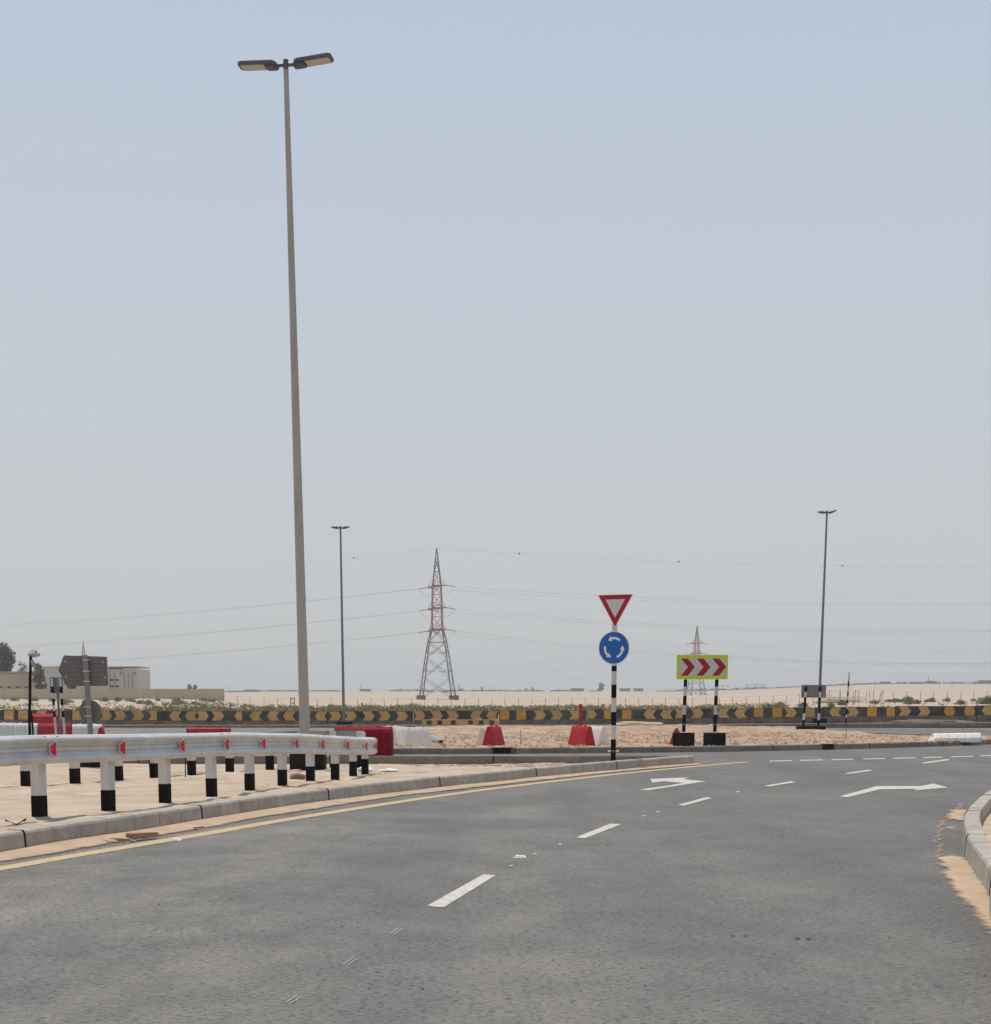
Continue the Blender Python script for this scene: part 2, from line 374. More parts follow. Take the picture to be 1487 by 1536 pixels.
def ruled(name, A, B, nu, nv, zf, m):
    def pt(P, u):
        s_ = u * (len(P) - 1); i = min(int(s_), len(P) - 2); return Vector(P[i]).lerp(Vector(P[i + 1]), s_ - i)
    vs = []; fs = []
    for j in range(nv + 1):
        for i in range(nu + 1):
            u = i / nu; v = j / nv; p = pt(A, u).lerp(pt(B, u), v); vs.append((p.x, p.y, zf(p.x, p.y, u, v)))
    w = nu + 1
    for j in range(nv):
        for i in range(nu): fs.append((j * w + i, j * w + i + 1, (j + 1) * w + i + 1, (j + 1) * w + i))
    k = MB(); k.add(vs, fs); o = k.build(name, m, smooth=True); return tag(o, kind='structure')

# ------------------------------------------------------------------ kerbs
def offset(P, d):
    out = []
    for i in range(len(P)):
        t_ = (P[min(i + 1, len(P) - 1)] - P[max(i - 1, 0)]); t_.z = 0; t_.normalize(); out.append(P[i] + Vector((-t_.y, t_.x, 0)) * d)
    return out
def kerb(name, path, step, h, w, m, side, joint_every=7, zlift=None, mort=M_MORT, label=None):
    """path = outer (road side) base line; the stone lies on the 'side' (+1 left / -1 right) of the walking direction"""
    P = catmull(path, step); n = len(P) - 1; L = (P[1] - P[0]).length
    root = thing(name, None, None, P[0], kind='structure')
    prof = [(-.018, -.08), (0.0, h - .030), (.012, h - .008), (.034, h), (w - .006, h), (w, h - .008), (w, -.08)]
    k = MB(); k.prismx([(a * side, b) for a, b in prof], -L / 2 + .004, L / 2 - .004); me = k.mesh('kerb_stone', m)
    core = MB(); inner = [(a + .012, z_) for a, z_ in ((.0, -.08), (.0, h - .04), (.02, h - .012))] + [(w - .012, h - .012), (w - .012, -.08)]
    jb = MB(); jb.prismx([(a * side, b) for a, b in [(-.022, -.08), (-.006, h - .028), (.010, h + .001), (w + .003, h + .002), (w + .003, -.08)]], -.012, .012); jm = jb.mesh('expansion_joint', M_JOINT)
    for i in range(n):
        c = (P[i] + P[i + 1]) / 2; t_ = P[i + 1] - P[i]; rz = math.atan2(t_.y, t_.x); dz = (zlift(c.x) if zlift else 0)
        j = random.uniform(-.003, .003)
        o = link('kerb_stone', me, root, (c.x - P[0].x, c.y - P[0].y, dz + j - P[0].z), rz + random.uniform(-.004, .004))
        if joint_every and i % joint_every == 0 and i:
            link('expansion_joint', jm, root, (P[i].x - P[0].x, P[i].y - P[0].y, dz - P[0].z), rz)
        a, b = P[i] - P[0], P[i + 1] - P[0]; nn = Vector((-t_.y, t_.x, 0)).normalized() * side
        V = [(a + nn * q[0] + Vector((0, 0, q[1] + dz))) for q in inner] + [(b + nn * q[0] + Vector((0, 0, q[1] + dz))) for q in inner]
        core.add(V, [(x, (x + 1) % 5, (x + 1) % 5 + 5, x + 5) for x in range(5)])
    core.build('mortar', mort, root)
    return P, root
def px(L, z=0): return [on_z(a, b, z) for a, b in L]

# front kerb of the near island, from the nose back to behind the camera
front = px([(1042, 1146.8), (950, 1154), (850, 1163.5), (732, 1176), (580, 1192.5), (397, 1218), (245, 1243), (122, 1262), (0, 1283)])
p0 = front[-1]; p1 = front[-2]
front += [p0 + (p0 - p1) * 2.0 + Vector((-.15, 0, 0)), p0 + (p0 - p1) * 5 + Vector((-1.0, 0, 0)), p0 + (p0 - p1) * 9 + Vector((-3, 0, 0))]
FK, _ = kerb('front_kerb', front, .57, .20, .17, M_KERB, -1, 7)
back = [Vector((4.42, 38.14, 0)), Vector((2.4, 38.12, 0)), Vector((0, 38.1, 0)), Vector((-6.7, 38.15, 0)), Vector((-9.5, 38.9, 0)), Vector((-14, 41.5, 0)), Vector((-24, 50, 0)), Vector((-36, 63, 0))]
BK, _ = kerb('back_kerb', back, .9, .196, .17, M_KERBD, 1, 5)
FI = offset(FK, -.165); BI = offset(BK, .165)
def z_near(x, y, u, v):
    e_ = smooth(0, .03, v) * smooth(0, .04, 1 - v)
    z = interp(v, [(0, .165), (.08, .14), (.3, .08), (.7, .03), (1, .015)])
    z += e_ * (.030 * fbm(x * .5, y * 1.3, 5) + .016 * fbm(x * 3, y * 3, 3) - .018 * math.exp(-((v - .34) / .018) ** 2) - .018 * math.exp(-((v - .44) / .018) ** 2) - .014 * math.exp(-((v - .62) / .02) ** 2))
    return z
ruled('near_island_sand', [tuple(p) for p in FI], [tuple(p) for p in BI], 420, 150, z_near, M_SAND)

# centre island
cf = px([(1700, 1104), (1600, 1110), (1487, 1116.5), (1370, 1121), (1250, 1124.5), (1140, 1126.7), (1045, 1128.3), (860, 1130), (743, 1131), (600, 1131.5), (540, 1131.5)])
cf += [Vector((-5.6, 46.3, 0)), Vector((-7.2, 50, 0)), Vector((-7.6, 58, 0)), Vector((-7.4, 68, 0)), Vector((-6, 76, 0)), Vector((-3, 79.3, 0))]
CK, _ = kerb('island_kerb', cf, 1.0, .165, .17, M_KERBD, -1, 4)
cb = [(34, 71), (24, 65.3), (18.8, 63.7), (16.5, 64.6), (15.5, 68), (14.8, 72.5), (13, 77), (9, 80), (2, 80.6), (-3, 79.5)]
CBK, _ = kerb('island_far_kerb', [Vector((a, b, 0)) for a, b in cb], 1.0, .165, .17, M_KERBD, 1, 4)
def z_cent(x, y, u, v):
    e_ = smooth(0, .05, v) * smooth(0, .06, 1 - v)
    z = .12 + e_ * (.06 * fbm(x * .35, y * .35, 4) + .10 * abs(fbm(x * 1.3 + 4, y * 1.3, 4)) * .6)
    return z - .06 * smooth(.93, 1, v) + .16 * smooth(.45, .88, v) * (1 - smooth(.93, 1, v)) * (1 - smooth(13, 15.5, x))
A_ = [p for p in offset(CK, -.16) if True]; 
iR = [i for i, p in enumerate(A_) if p.y < 47.5 or p.x > 0][-1]
A1 = A_[:iR + 1]; B1 = offset(CBK, .16) + list(reversed(A_[iR + 1:]))
ruled('centre_island_sand', [tuple(p) for p in A1], [tuple(p) for p in B1], 340, 150, z_cent, M_RUB)

# right-hand corner kerb
rk = px([(1447.5, 1244), (1446, 1265), (1454, 1294), (1485, 1342)])
q = rk[-1]; rk = [on_z(1600, 1150, .2), on_z(1535, 1163, .2), on_z(1485, 1184, .2), on_z(1464, 1200, .2)] + rk
for k_ in range(4): rk[k_].z = 0
rk += [Vector((q.x - .45, q.y - 1.6, 0)), Vector((q.x - 1.1, q.y - 4.5, 0)), Vector((q.x - 1.9, q.y - 10, 0))]
RK, _ = kerb('right_kerb', rk, .5, .20, .165, M_KERB, 1, 7)
RI = offset(RK, .16)
ruled('right_verge_sand', [tuple(p) for p in RI], [(60, p.y * 1.0 + 6, 0) for p in RI], 120, 90, lambda x, y, u, v: .05 + .02 * fbm(x, y) * smooth(0, .03, v), M_SAND)

# far kerb before the painted barriers, and the dirt verge behind it
def lift(x):   # the road over there climbs a little to the right
    return interp(x, [(3, 0.0), (10, .03), (20, .10), (28, .14)])
FAR, _ = kerb('far_kerb', [Vector((44, 91, 0)), Vector((20, 91, 0)), Vector((0, 91, 0)), Vector((-20, 91, 0)), Vector((-44, 91, 0))], 1.0, .15, .17, M_KERBD, -1, 5, zlift=lift)
VERGE = lambda x, y: .12 + lift(x) + .02 * fbm(x * .5, y * .5)
ruled('far_verge', [(44, 91.17, 0), (-44, 91.17, 0)], [(44, 98, 0), (-44, 98, 0)], 160, 10, lambda x, y, u, v: VERGE(x, y), sand_mat('verge_dirt', (.15, .115, .085), (.27, .205, .15), s=1.5))

# ------------------------------------------------------------------ road markings and drifts
def ribbon(P, w, z, jit=0, step=.25):
    P = catmull(P, step); A = offset(P, w / 2); B = offset(P, -w / 2); k = MB(); vs = []
    for i, (a, b) in enumerate(zip(A, B)):
        ja = jit * nz(i * .37, 1.7); jb_ = jit * nz(i * .41, 9.2); d = (a - b).normalized()
        vs += [(a + d * ja) + Vector((0, 0, z)), (b - d * jb_) + Vector((0, 0, z))]
    k.add(vs, [(2 * i, 2 * i + 1, 2 * i + 3, 2 * i + 2) for i in range(len(P) - 1)]); return k
yl = px([(1122, 1143.2), (1046, 1149.6), (926, 1161.5), (860, 1169), (748, 1182.3), (637, 1197.5), (441, 1228), (300, 1252.5), (100, 1286), (0, 1303.5)])
a_, b_ = yl[-1], yl[-2]; yl += [a_ + (a_ - b_) * 1.5 + Vector((-.1, 0, 0)), a_ + (a_ - b_) * 4 + Vector((-1, 0, 0))]
yP = catmull(yl, .25); vs_ = []; cv_ = []
for w_, c_ in ((.15, -.1), (.075, 1.05), (-.075, 1.05), (-.15, -.1)):
    for i, p in enumerate(offset(yP, w_)): vs_.append(p + Vector((0, 0, .004))); cv_.append(c_ + (.35 * nz(i * .05, 3.1) if c_ > 0 else 0))
n_ = len(yP); ym = MB(); ym.add(vs_, [(a * n_ + i, a * n_ + i + 1, (a + 1) * n_ + i + 1, (a + 1) * n_ + i) for a in range(3) for i in range(n_ - 1)]); me_ = ym.mesh('yellow_edge_line', M_YPAINT)
at_ = me_.attributes.new('cover', 'FLOAT', 'POINT')
for i, d_ in enumerate(at_.data): d_.value = cv_[i]
tag(link('yellow_edge_line', me_), 'faded dusty yellow edge line beside the left kerb', 'road marking')
# sand blown against the kerb: outer edge ragged
def drift(name, P, win, wfun, label):
    A = catmull(P, .12); O = offset(A, -win); vs = []
    for i in range(len(A)):
        d = (A[max(i - 1, 0)] - A[min(i + 1, len(A) - 1)]); d.z = 0; d.normalize(); nn = Vector((-d.y, d.x, 0))
        wd = wfun(i * .12, A[i]); base = O[i]
        hh = .028 + .02 * nz(i * .05, 3.3)
        for f_, hz in ((0, 1), (.35, .72), (.75, .25), (1.3, 0.0)):
            vs.append(base - nn * wd * f_ + Vector((0, 0, .007 + hh * hz)))
    k = MB(); k.add(vs, [(4 * i + j, 4 * i + j + 1, 4 * i + j + 5, 4 * i + j + 4) for i in range(len(A) - 1) for j in range(3)])
    me = k.mesh(name, M_DRIFT, smooth=True); at = me.attributes.new('cover', 'FLOAT', 'POINT')
    for i, d_ in enumerate(at.data): d_.value = (1.6, 1.2, .72, -.2)[i % 4]
    return tag(link(name, me), label, 'sand drift', kind='stuff')
drift('sand_drift', front, .02, lambda s_, p: interp(p.y, [(10, .50), (20, .50), (30, .42), (37, .32)]) + .07 * fbm(s_ * .6, 2.2) + .05 * fbm(s_ * 3, 7), 'orange sand blown along the foot of the left kerb')

def quad(px4, z=.004): return [on_z(a, b, z) for a, b in px4]
def marking(name, pts, label, cat='road marking', group=None, m=None, z=.004):
    P = [on_z(a, b, z) for a, b in pts]; c = sum(P, Vector()) / len(P)
    k = MB(); k.add([p - c for p in P], [tuple(range(len(P)))]); o = k.build(name, m or M_WPAINT, loc=c); return tag(o, label, cat, group)
dash = [((640.5, 1359), (666, 1361), (744, 1313), (725, 1311.5)), ((864.5, 1256), (878, 1257.5), (932, 1236.5), (916, 1235.5)),
        ((1017, 1207.5), (1026, 1208.5), (1069, 1197), (1059, 1196)), ((1146, 1178.8), (1154, 1179.6), (1195, 1173.2), (1186, 1172)),
        ((1267, 1160), (1274, 1160.8), (1310, 1155.7), (1303, 1154.6)), ((1382, 1144.4), (1389, 1145.2), (1427, 1139.7), (1420, 1138.7))]
for i, d_ in enumerate(dash):
    marking('lane_dash', d_, ['long white lane dash nearest the camera', 'white lane dash beyond the nearest one', 'white lane dash below the left turn arrow tip', 'short white lane dash left of the right turn arrow', 'thin white lane dash behind the right turn arrow shaft', 'farthest thin white lane dash near the dashed give way line'][i], group='white dashes of the lane line')
gw = [(1154, 1189, 1141.4), (1200, 1236, 1140.4), (1247, 1281, 1139.4), (1295, 1329, 1138.3), (1339, 1375, 1137.2), (1384, 1415, 1136.2), (1427, 1461, 1134.9), (1470, 1506, 1133.6)]
for i, (x0, x1, y_) in enumerate(gw):
    marking('give_way_dash', ((x0, y_ + .9), (x1, y_ + .1), (x1 - 2, y_ - 1.1), (x0 + 1, y_ - .3)), ORD[i] + ' short white dash from the left of the dashed give way line', group='dashes of the give way line across the road')
o40 = lambda L, ox, oy, s_: [(ox + a / s_, oy + b / s_) for a, b in L]
marking('left_turn_arrow', o40([(215, 362), (345, 377), (1000, 274), (1270, 235), (895, 199), (1010, 170), (380, 198), (412, 256), (595, 232), (915, 260), (600, 312)], 940, 1150, 10.62), 'white painted left turn arrow in the left lane')
marking('right_turn_arrow', o40([(612, 825), (662, 829), (845, 784), (1062, 781), (1038, 791), (1238, 773), (1155, 751), (1080, 765), (830, 765)], 1100, 980, 3.842), 'white painted right turn arrow in the right lane')
for x0, y0, sc_, w_ in ((437, 1499, 1, 1), (524, 1441, .9, 1), (591, 1397, .75, 1)):
    k = MB(); 
    for dx, dy in ((0, 0), (7, 1.5)):
        P = [on_z(x0 + a * sc_ + dx * sc_, y0 + b * sc_ + dy * sc_, .004) for a, b in ((-10, 5.2), (-8.6, 5.6), (9, -5.8), (8, -6.3))]; k.add(P, [(0, 1, 2, 3)])
    tag(k.build('setting_out_mark', M_CHALK), {437: 'double chalk tick on the asphalt at the bottom edge', 524: 'double chalk tick between the other two ticks', 591: 'double chalk tick nearest the long lane dash'}[x0], 'road marking', 'chalk ticks on the asphalt')
def stud(x0, y0, s_, label):
    p = on_z(x0, y0, 0); t_ = thing('road_stud', label, 'road stud', p, R(-10), 'road studs')
    MB().box((0, 0, .008), (.11 * s_, .09, .016), top=.7).build('stud_body', M_WPL, t_); 
    for k in (-1, 0, 1): MB().box((k * .028 * s_, -.048, .012), (.012, .004, .012)).build('reflector', M_TRASH, t_)
stud(780, 1286, 1, 'low white road stud beyond the nearest lane dash'); stud(264, 1260.5, .9, 'white road stud on the yellow edge line at left')
for x0, y0, t_ in ((767, 1298, 'small white scuff just before the road stud'), (802, 1280.5, 'small white scuff just beyond the road stud'), (840, 1266.5, 'small white scuff below the second lane dash'), (967, 1223.5, 'white scuff beyond the second lane dash'), (987, 1217.5, 'white scuff just before the third lane dash'), (1107, 1187.5, 'white scuff between third and fourth lane dashes')):
    marking('paint_scuff', [(x0 - 4, y0 + .6), (x0, y0 + 1), (x0 + 4, y0 - .6), (x0 + 1, y0 - .9)], t_, group='paint scuffs on the lane line')
# sand lying on the road by the right kerb
def patch(name, pts, label, soft, z=.006, m=None, cat='sand drift'):
    # fine grid over the patch; 'cover' falls from 1 inside to 0 outside the outline, so the sand thins out
    P = [on_z(a, b, 0) for a, b in pts]; N = len(P); x0 = min(p.x for p in P) - soft * 1.5; x1 = max(p.x for p in P) + soft * 1.5; y0 = min(p.y for p in P) - soft * 2; y1 = max(p.y for p in P) + soft * 2
    st = .05; nx_ = int((x1 - x0) / st) + 1; ny_ = int((y1 - y0) / st) + 1; vs = []; cv = []
    def sd(x, y):
        ins = False; best = 9
        for i in range(N):
            a, b = P[i], P[(i + 1) % N]
            if (a.y > y) != (b.y > y) and x < (b.x - a.x) * (y - a.y) / (b.y - a.y) + a.x: ins = not ins
            d = b - a; t_ = max(0, min(1, ((x - a.x) * d.x + (y - a.y) * d.y) / max(1e-9, d.x * d.x + d.y * d.y))); best = min(best, math.hypot(x - a.x - d.x * t_, y - a.y - d.y * t_))
        return best if ins else -best
    for j in range(ny_ + 1):
        for i in range(nx_ + 1):
            x = x0 + i * st; y = y0 + j * st; c = .5 + sd(x + .05 * nz(x * 3, y * 3), y + .12 * nz(x * 2.5, y * 2.5, 4)) / (2 * soft); cv.append(max(-.4, min(1.5, c))); vs.append((x, y, z + .012 * max(0, min(1, c)) * (.6 + .4 * nz(x * 4, y * 4))))
    w = nx_ + 1; fs = [(j * w + i, j * w + i + 1, (j + 1) * w + i + 1, (j + 1) * w + i) for j in range(ny_) for i in range(nx_) if max(cv[j * w + i], cv[(j + 1) * w + i + 1]) > -.3]
    k = MB(); k.add(vs, fs); me = k.mesh(name, m or M_DRIFT, smooth=True); at = me.attributes.new('cover', 'FLOAT', 'POINT')
    for i, d_ in enumerate(at.data): d_.value = cv[i]
    return tag(link(name, me), label, cat, kind='stuff')
patch('sand_patch', [(1410, 1288), (1430, 1284.5), (1452, 1288), (1463, 1307), (1486, 1343), (1540, 1400), (1600, 1480), (1575, 1480), (1500, 1410), (1478, 1388), (1462, 1366), (1443, 1345), (1428, 1330), (1419, 1312)], 'large patch of orange sand on the road by the right kerb', .10)
patch('sand_patch', [(1427, 1218), (1440, 1215.3), (1453, 1216), (1449, 1232), (1436, 1231.5), (1423, 1229)], 'small patch of sand on the road at the top of the right kerb', .12)
patch('sand_patch', [(1425, 1243), (1431, 1240), (1437, 1243), (1431, 1247)], 'tiny pale spill of sand beside the right kerb', .10)
patch('sand_patch', [(1407, 1287), (1408, 1262), (1410, 1240), (1424, 1222), (1445, 1205), (1446, 1206), (1428, 1222), (1413, 1241), (1411, 1262), (1411, 1287)], 'thin curved line of sand on the asphalt by the right kerb', .07)

for x0, y0, w_, h_, lb_ in ((1103, 1405, 4, 2.6, 'left'), (1123, 1405, 5, 2.6, 'second'), (1196, 1407, 4, 2.2, 'third'), (1216, 1409, 5, 2.5, 'right')):
    patch('oil_stain', [(x0 - w_, y0), (x0, y0 - h_), (x0 + w_, y0), (x0, y0 + h_)], lb_ + ' one of the small dark spots in the right lane near the camera', .03, z=.003, m=M_STAIN, cat='stain')
# ------------------------------------------------------------------ guard rails
WPROF = [(.002, .156), (.040, .150), (.080, .122), (.086, .104), (.080, .088), (.034, .040), (.022, .026), (.034, .014), (.034, -.014), (.022, -.026), (.034, -.040), (.080, -.088), (.086, -.104), (.080, -.122), (.040, -.150), (.002, -.156)]
def guardrail(label, P, base_z, top_z, side, name='guard_rail', refl_back=False, ends=(False, True)):
    """P = post centres; beam on the 'side' normal (+1 left of walking direction)"""
    root = thing(name, label, 'guard rail', (P[0].x, P[0].y, 0)); O = Vector((P[0].x, P[0].y, 0))
    fine = catmull([Vector((p.x, p.y, 0)) for p in P], .12)
    nrm = []
    for i in range(len(fine)):
        t_ = fine[min(i + 1, len(fine) - 1)] - fine[max(i - 1, 0)]; t_.normalize(); nrm.append(Vector((-t_.y, t_.x, 0)) * side)
    # nearest fine index of every post
    idx = [min(range(len(fine)), key=lambda k: (fine[k].xy - p.xy).length) for p in P]
    zt = lambda k: interp(k / (len(fine) - 1), top_z)
    zb = lambda k: interp(k / (len(fine) - 1), base_z)
    pm = {}
    for j, (p, k) in enumerate(zip(P, idx)):
        h = zt(k) - .02 - zb(k); rz = math.atan2(nrm[k].y, nrm[k].x); c = Vector((p.x, p.y, zb(k))) - O
        bl = .29
        mb = MB(); mb.box((0, 0, (bl + h) / 2), (.11, .145, h - bl))
        o = mb.build('post', M_WHITE, root, c, bevel=.006); o.rotation_euler = (R(random.uniform(-.6, .6)), R(random.uniform(-.6, .6)), rz)
        mb = MB(); mb.box((0, 0, (bl - .1) / 2), (.113, .149, bl + .1)); mb.build('black_band', M_BLACK, o, bevel=.006)
        MB().box((.095, 0, h - .14), (.09, .12, .24)).build('spacer_block', M_WHITE, root, c).rotation_euler = (0, 0, rz)
    per = 3; starts = list(range(0, len(idx) - 1, per)); cuts = [0 if s_ == 0 else idx[s_] for s_ in starts] + [len(fine) - 1]
    if len(cuts) > 2 and cuts[-1] - cuts[-2] < 6: cuts.pop(-2)
    for a, b in zip(cuts, cuts[1:]):
        mb = MB(); vs = []; b2 = min(b + 2, len(fine) - 1)
        for k in range(a, b2 + 1):
            lap = .004 if (k > b) or (k >= b - 1 and b < len(fine) - 1) else 0
            for (o_, z_) in WPROF: vs.append(fine[k] - O + nrm[k] * (.145 + o_ + lap) + Vector((0, 0, zt(k) - .158 + z_)))
        n_ = len(WPROF); m_ = b2 - a
        mb.add(vs, [(k * n_ + i, k * n_ + i + 1, (k + 1) * n_ + i + 1, (k + 1) * n_ + i) for k in range(m_) for i in range(n_ - 1)])
        r_ = mb.build('rail_beam', M_GALV, root)
        sm = r_.modifiers.new('thickness', 'SOLIDIFY'); sm.thickness = .004
        if a:
            for dz in (.135,):
                for ds in (-1, 1):
                    k = min(len(fine) - 1, a + ds); oo = interp(abs(dz), [(.1, .083), (.13, .058)])
                    c = fine[k] - O + nrm[k] * (.150 + oo) + Vector((0, 0, zt(k) - .158 + dz)); MB().box((0, 0, 0), (.016, .016, .016), rz=.4).build('bolt', M_SBACK, root, c)
    # reflectors in the trough, one at every post
    rf = MB(); rf.prism([(-.036, -.040), (.036, -.078), (.036, .078), (-.036, .040)], -.004, .004); rm = rf.mesh('reflector', M_REFR)
    rb = MB(); rb.prism([(-.043, -.047), (.042, -.087), (.042, .087), (-.043, .047)], .0045, .010); rbm = rb.mesh('reflector_frame', M_SEDGE)
    for j, k in enumerate(idx):
        k2 = min(max(k, 1), len(fine) - 2); c = fine[k2] - O + nrm[k2] * .235 + Vector((0, 0, zt(k2) - .158))
        rz = math.atan2(nrm[k2].y, nrm[k2].x) + R(74) * (1 if not refl_back else -1)
        o = link('reflector', rm, root, c, rz); link('reflector_frame', rbm, o, (0, 0, 0), 0)
        MB().box((0, .03, 0), (.03, .05, .03)).build('reflector_bracket', M_GALV, root, c).rotation_euler = (0, 0, rz)
    if ends[1]:
        k = len(fine) - 1; t_ = (fine[k] - fine[k - 3]).normalized(); mb = MB(); vs = []
        for s_ in range(7):
            a = s_ / 6 * math.pi * .75; c = fine[k] - O + nrm[k] * (.145 - .03 * (1 - math.cos(a))) + t_ * .03 * math.sin(a)
            d_ = (nrm[k] * math.cos(a) + t_ * math.sin(a))
            for (o_, z_) in WPROF: vs.append(c + d_ * o_ + Vector((0, 0, zt(k) - .158 + z_)))
        n_ = len(WPROF); mb.add(vs, [(q_ * n_ + i, q_ * n_ + i + 1, (q_ + 1) * n_ + i + 1, (q_ + 1) * n_ + i) for q_ in range(6) for i in range(n_ - 1)])
        mb.build('end_terminal', M_GALV, root, smooth=True).modifiers.new('thickness', 'SOLIDIFY').thickness = .004
    return root
fp = px([(60, 1235), (163, 1223.6), (248, 1211), (318, 1200), (375, 1190.5), (424, 1182.5), (466, 1176), (503, 1170.5), (530, 1166), (548, 1161)], .10)
L0 = fp[0]; dlt = fp[0] - fp[2]
fp = [L0 + dlt * 1.5 + Vector((-.05, 0, 0)), L0 + dlt * 1.0, L0 + dlt * .5] + fp
guardrail('long galvanised guard rail with red reflectors on white and black posts, nearer the road', fp, [(0, .12), (.3, .11), (1, .085)], [(0, 1.07), (.25, 1.065), (.38, 1.035), (.55, 1.0), (.72, .93), (.9, .81), (1, .77)], -1)
bp_ = px([(40, 1185), (113, 1180), (178, 1175.5), (232, 1170), (288, 1165), (345, 1160), (405, 1155.5), (453, 1153), (500, 1152), (541, 1152.5)], .04)
d2 = bp_[0] - bp_[2]; bp_ = [bp_[0] + d2 * 1.2, bp_[0] + d2 * .6] + bp_
guardrail('second galvanised guard rail behind the first, seen from its back below the nearer beam', bp_, [(0, .05), (1, .04)], [(0, .80), (.75, .80), (1, .82)], 1, refl_back=True, ends=(False, False))

# ------------------------------------------------------------------ lamp columns
def lamp(loc, H, label, yaw, rb, rt, m, lean, block, hl=.74, arm=.13, tilt=(.02, .10)):
    root = thing('street_lamp', label, 'street lamp', loc, 0, 'twin headed street lamps')
    piv = root
    seg = 16
    mb = MB(); n = 12; nseg = 10; pts = []
    vs = []; 
    for i in range(nseg + 1):
        f = i / nseg; r = rb + (rt - rb) * f
        for k in range(n): a = 2 * math.pi * k / n; vs.append((r * math.cos(a) + lean * H * f, r * math.sin(a), H * f))
    mb.add(vs, [(i * n + k, i * n + (k + 1) % n, (i + 1) * n + (k + 1) % n, (i + 1) * n + k) for i in range(nseg) for k in range(n)] + [tuple(range(nseg * n, nseg * n + n))])
    mb.build('pole', m, root, smooth=False)
    top = Vector((lean * H, 0, H))
    for f in (.36, .71):
        rr_ = rb + (rt - rb) * f + .003; MB().bar((lean * H * f, 0, H * f - .02), (lean * H * f, 0, H * f + .02), rr_, n=12).build('joint_ring', m, root)
    MB().box((rb * -.2, -rb * .98, .95), (.10, .02, .38)).build('service_hatch', m, root, bevel=.006)
    cb_ = MB(); cb_.bar((0, 0, .02), (0, 0, .20), rt * 1.06, n=12); cp = cb_.build('pole_cap', M_HEAD, root, top - Vector((0, 0, .17)))
    c, s_ = math.cos(yaw), math.sin(yaw)
    for sd, tl in ((-1, tilt[0]), (1, tilt[1])):
        ax = Vector((c * sd, s_ * sd, 0)); am = MB(); a0 = ax * rt; a1 = ax * (rt + arm); am.bar(a0, a1, .035, n=8)
        am.build('arm', M_HEAD, root, top + Vector((0, 0, -.06)))
        hd = MB(); L = hl; w = .36
        # outline of the luminaire seen from above: knuckle at the pole end, tapered far end
        out = [(0, -.09), (.06, -w / 2), (L - .06, -w / 2), (L, -w / 2 + .06), (L, w / 2 - .06), (L - .06, w / 2), (.06, w / 2), (0, .09)]
        hd.prismz(out, -.02, .045)
        ho = hd.build('lamp_head', M_HEAD, root, top + a1 + Vector((0, 0, -.06)), bevel=.01)
        ho.rotation_euler = (0, -tl if sd > 0 else tl, 0)
        ho.rotation_euler = Matrix.Rotation(yaw + (0 if sd > 0 else math.pi), 4, 'Z').to_euler()
        mtx = Matrix.Rotation(yaw + (0 if sd > 0 else math.pi), 4, 'Z') @ Matrix.Rotation(-tl, 4, 'Y'); ho.rotation_euler = mtx.to_euler()
        MB().box((L * .62, 0, -.025), (L * .62, w * .74, .010)).build('lens', M_LENS, ho)
        MB().box((.11, 0, -.035), (.17, w * .7, .04), top=1).build('gear_box', M_HEAD, ho, bevel=.01)
        kn = MB(); kn.bar((.02, -.06, -.02), (.02, .06, -.02), .055, n=10); kn.build('knuckle', M_HEAD, ho)
    if block:
        bx, by, bz, mk = block
        MB().box((.05, 0, bz / 2 - .05), (bx, by, bz + .1)).build('footing', mk, root, bevel=.01)
        MB().box((0, 0, bz + .012), (.46, .46, .024)).build('base_plate', M_SBACK, root)
        for a in (-1, 1):
            for b in (-1, 1): MB().bar((a * .18, b * .18, bz + .02), (a * .18, b * .18, bz + .09), .022, n=6).build('anchor_bolt', M_SBACK, root)
    return root
lb = on_z(459, 1156, .03)
lamp(lb, at_y(426.5, 92, lb.y).z - .03, 'tall tapered steel lamp post with two flat heads rising behind the guard rail', -0.15, .110, .047, M_POLE, -.0115, (.68, .62, .36, M_DARKB))
b2 = Vector((X_at(515.5, 93), 93, .16)); lamp(b2, at_y(509, 790, 93).z - .16, 'thin distant lamp post left of the lattice pylon', .15, .08, .05, M_POLED, -.004, (.85, .6, .14, M_DARKB), hl=.36, arm=.08)
b3 = Vector((X_at(1229, 92), 92, .24)); lamp(b3, at_y(1241.5, 767, 92).z - .24, 'thin distant lamp post leaning right, behind the right sign back', .15, .085, .05, M_POLED, .012, (.7, .6, .24, M_DARKB), hl=.36, arm=.09, tilt=(.0, .25))

# ------------------------------------------------------------------ striped posts
def striped(root, name, bands, r, x=0, y=0, n=12, lean=0, z0=0):
    """bands: list of (height, material) from the bottom up, each a piece of the post"""
    z = z0; top = None
    for i, (h, m) in enumerate(bands):
        mb = MB(); mb.bar((x + lean * z, y, z), (x + lean * (z + h), y, z + h), r, n=n); mb.build('post_band', m, root, smooth=False); z += h
    return z

# ---- give way + roundabout sign
sp = Vector((X_at(921, 36.6), 36.6, .05)); PM = F / math.cos(PITCH) / 36.6
sg = thing('road_sign', 'give way triangle above a blue roundabout sign on a black and white striped post', 'road sign', sp, 0)
zz = lambda ypx, Y=36.6, x=921: at_y(x, ypx, Y).z
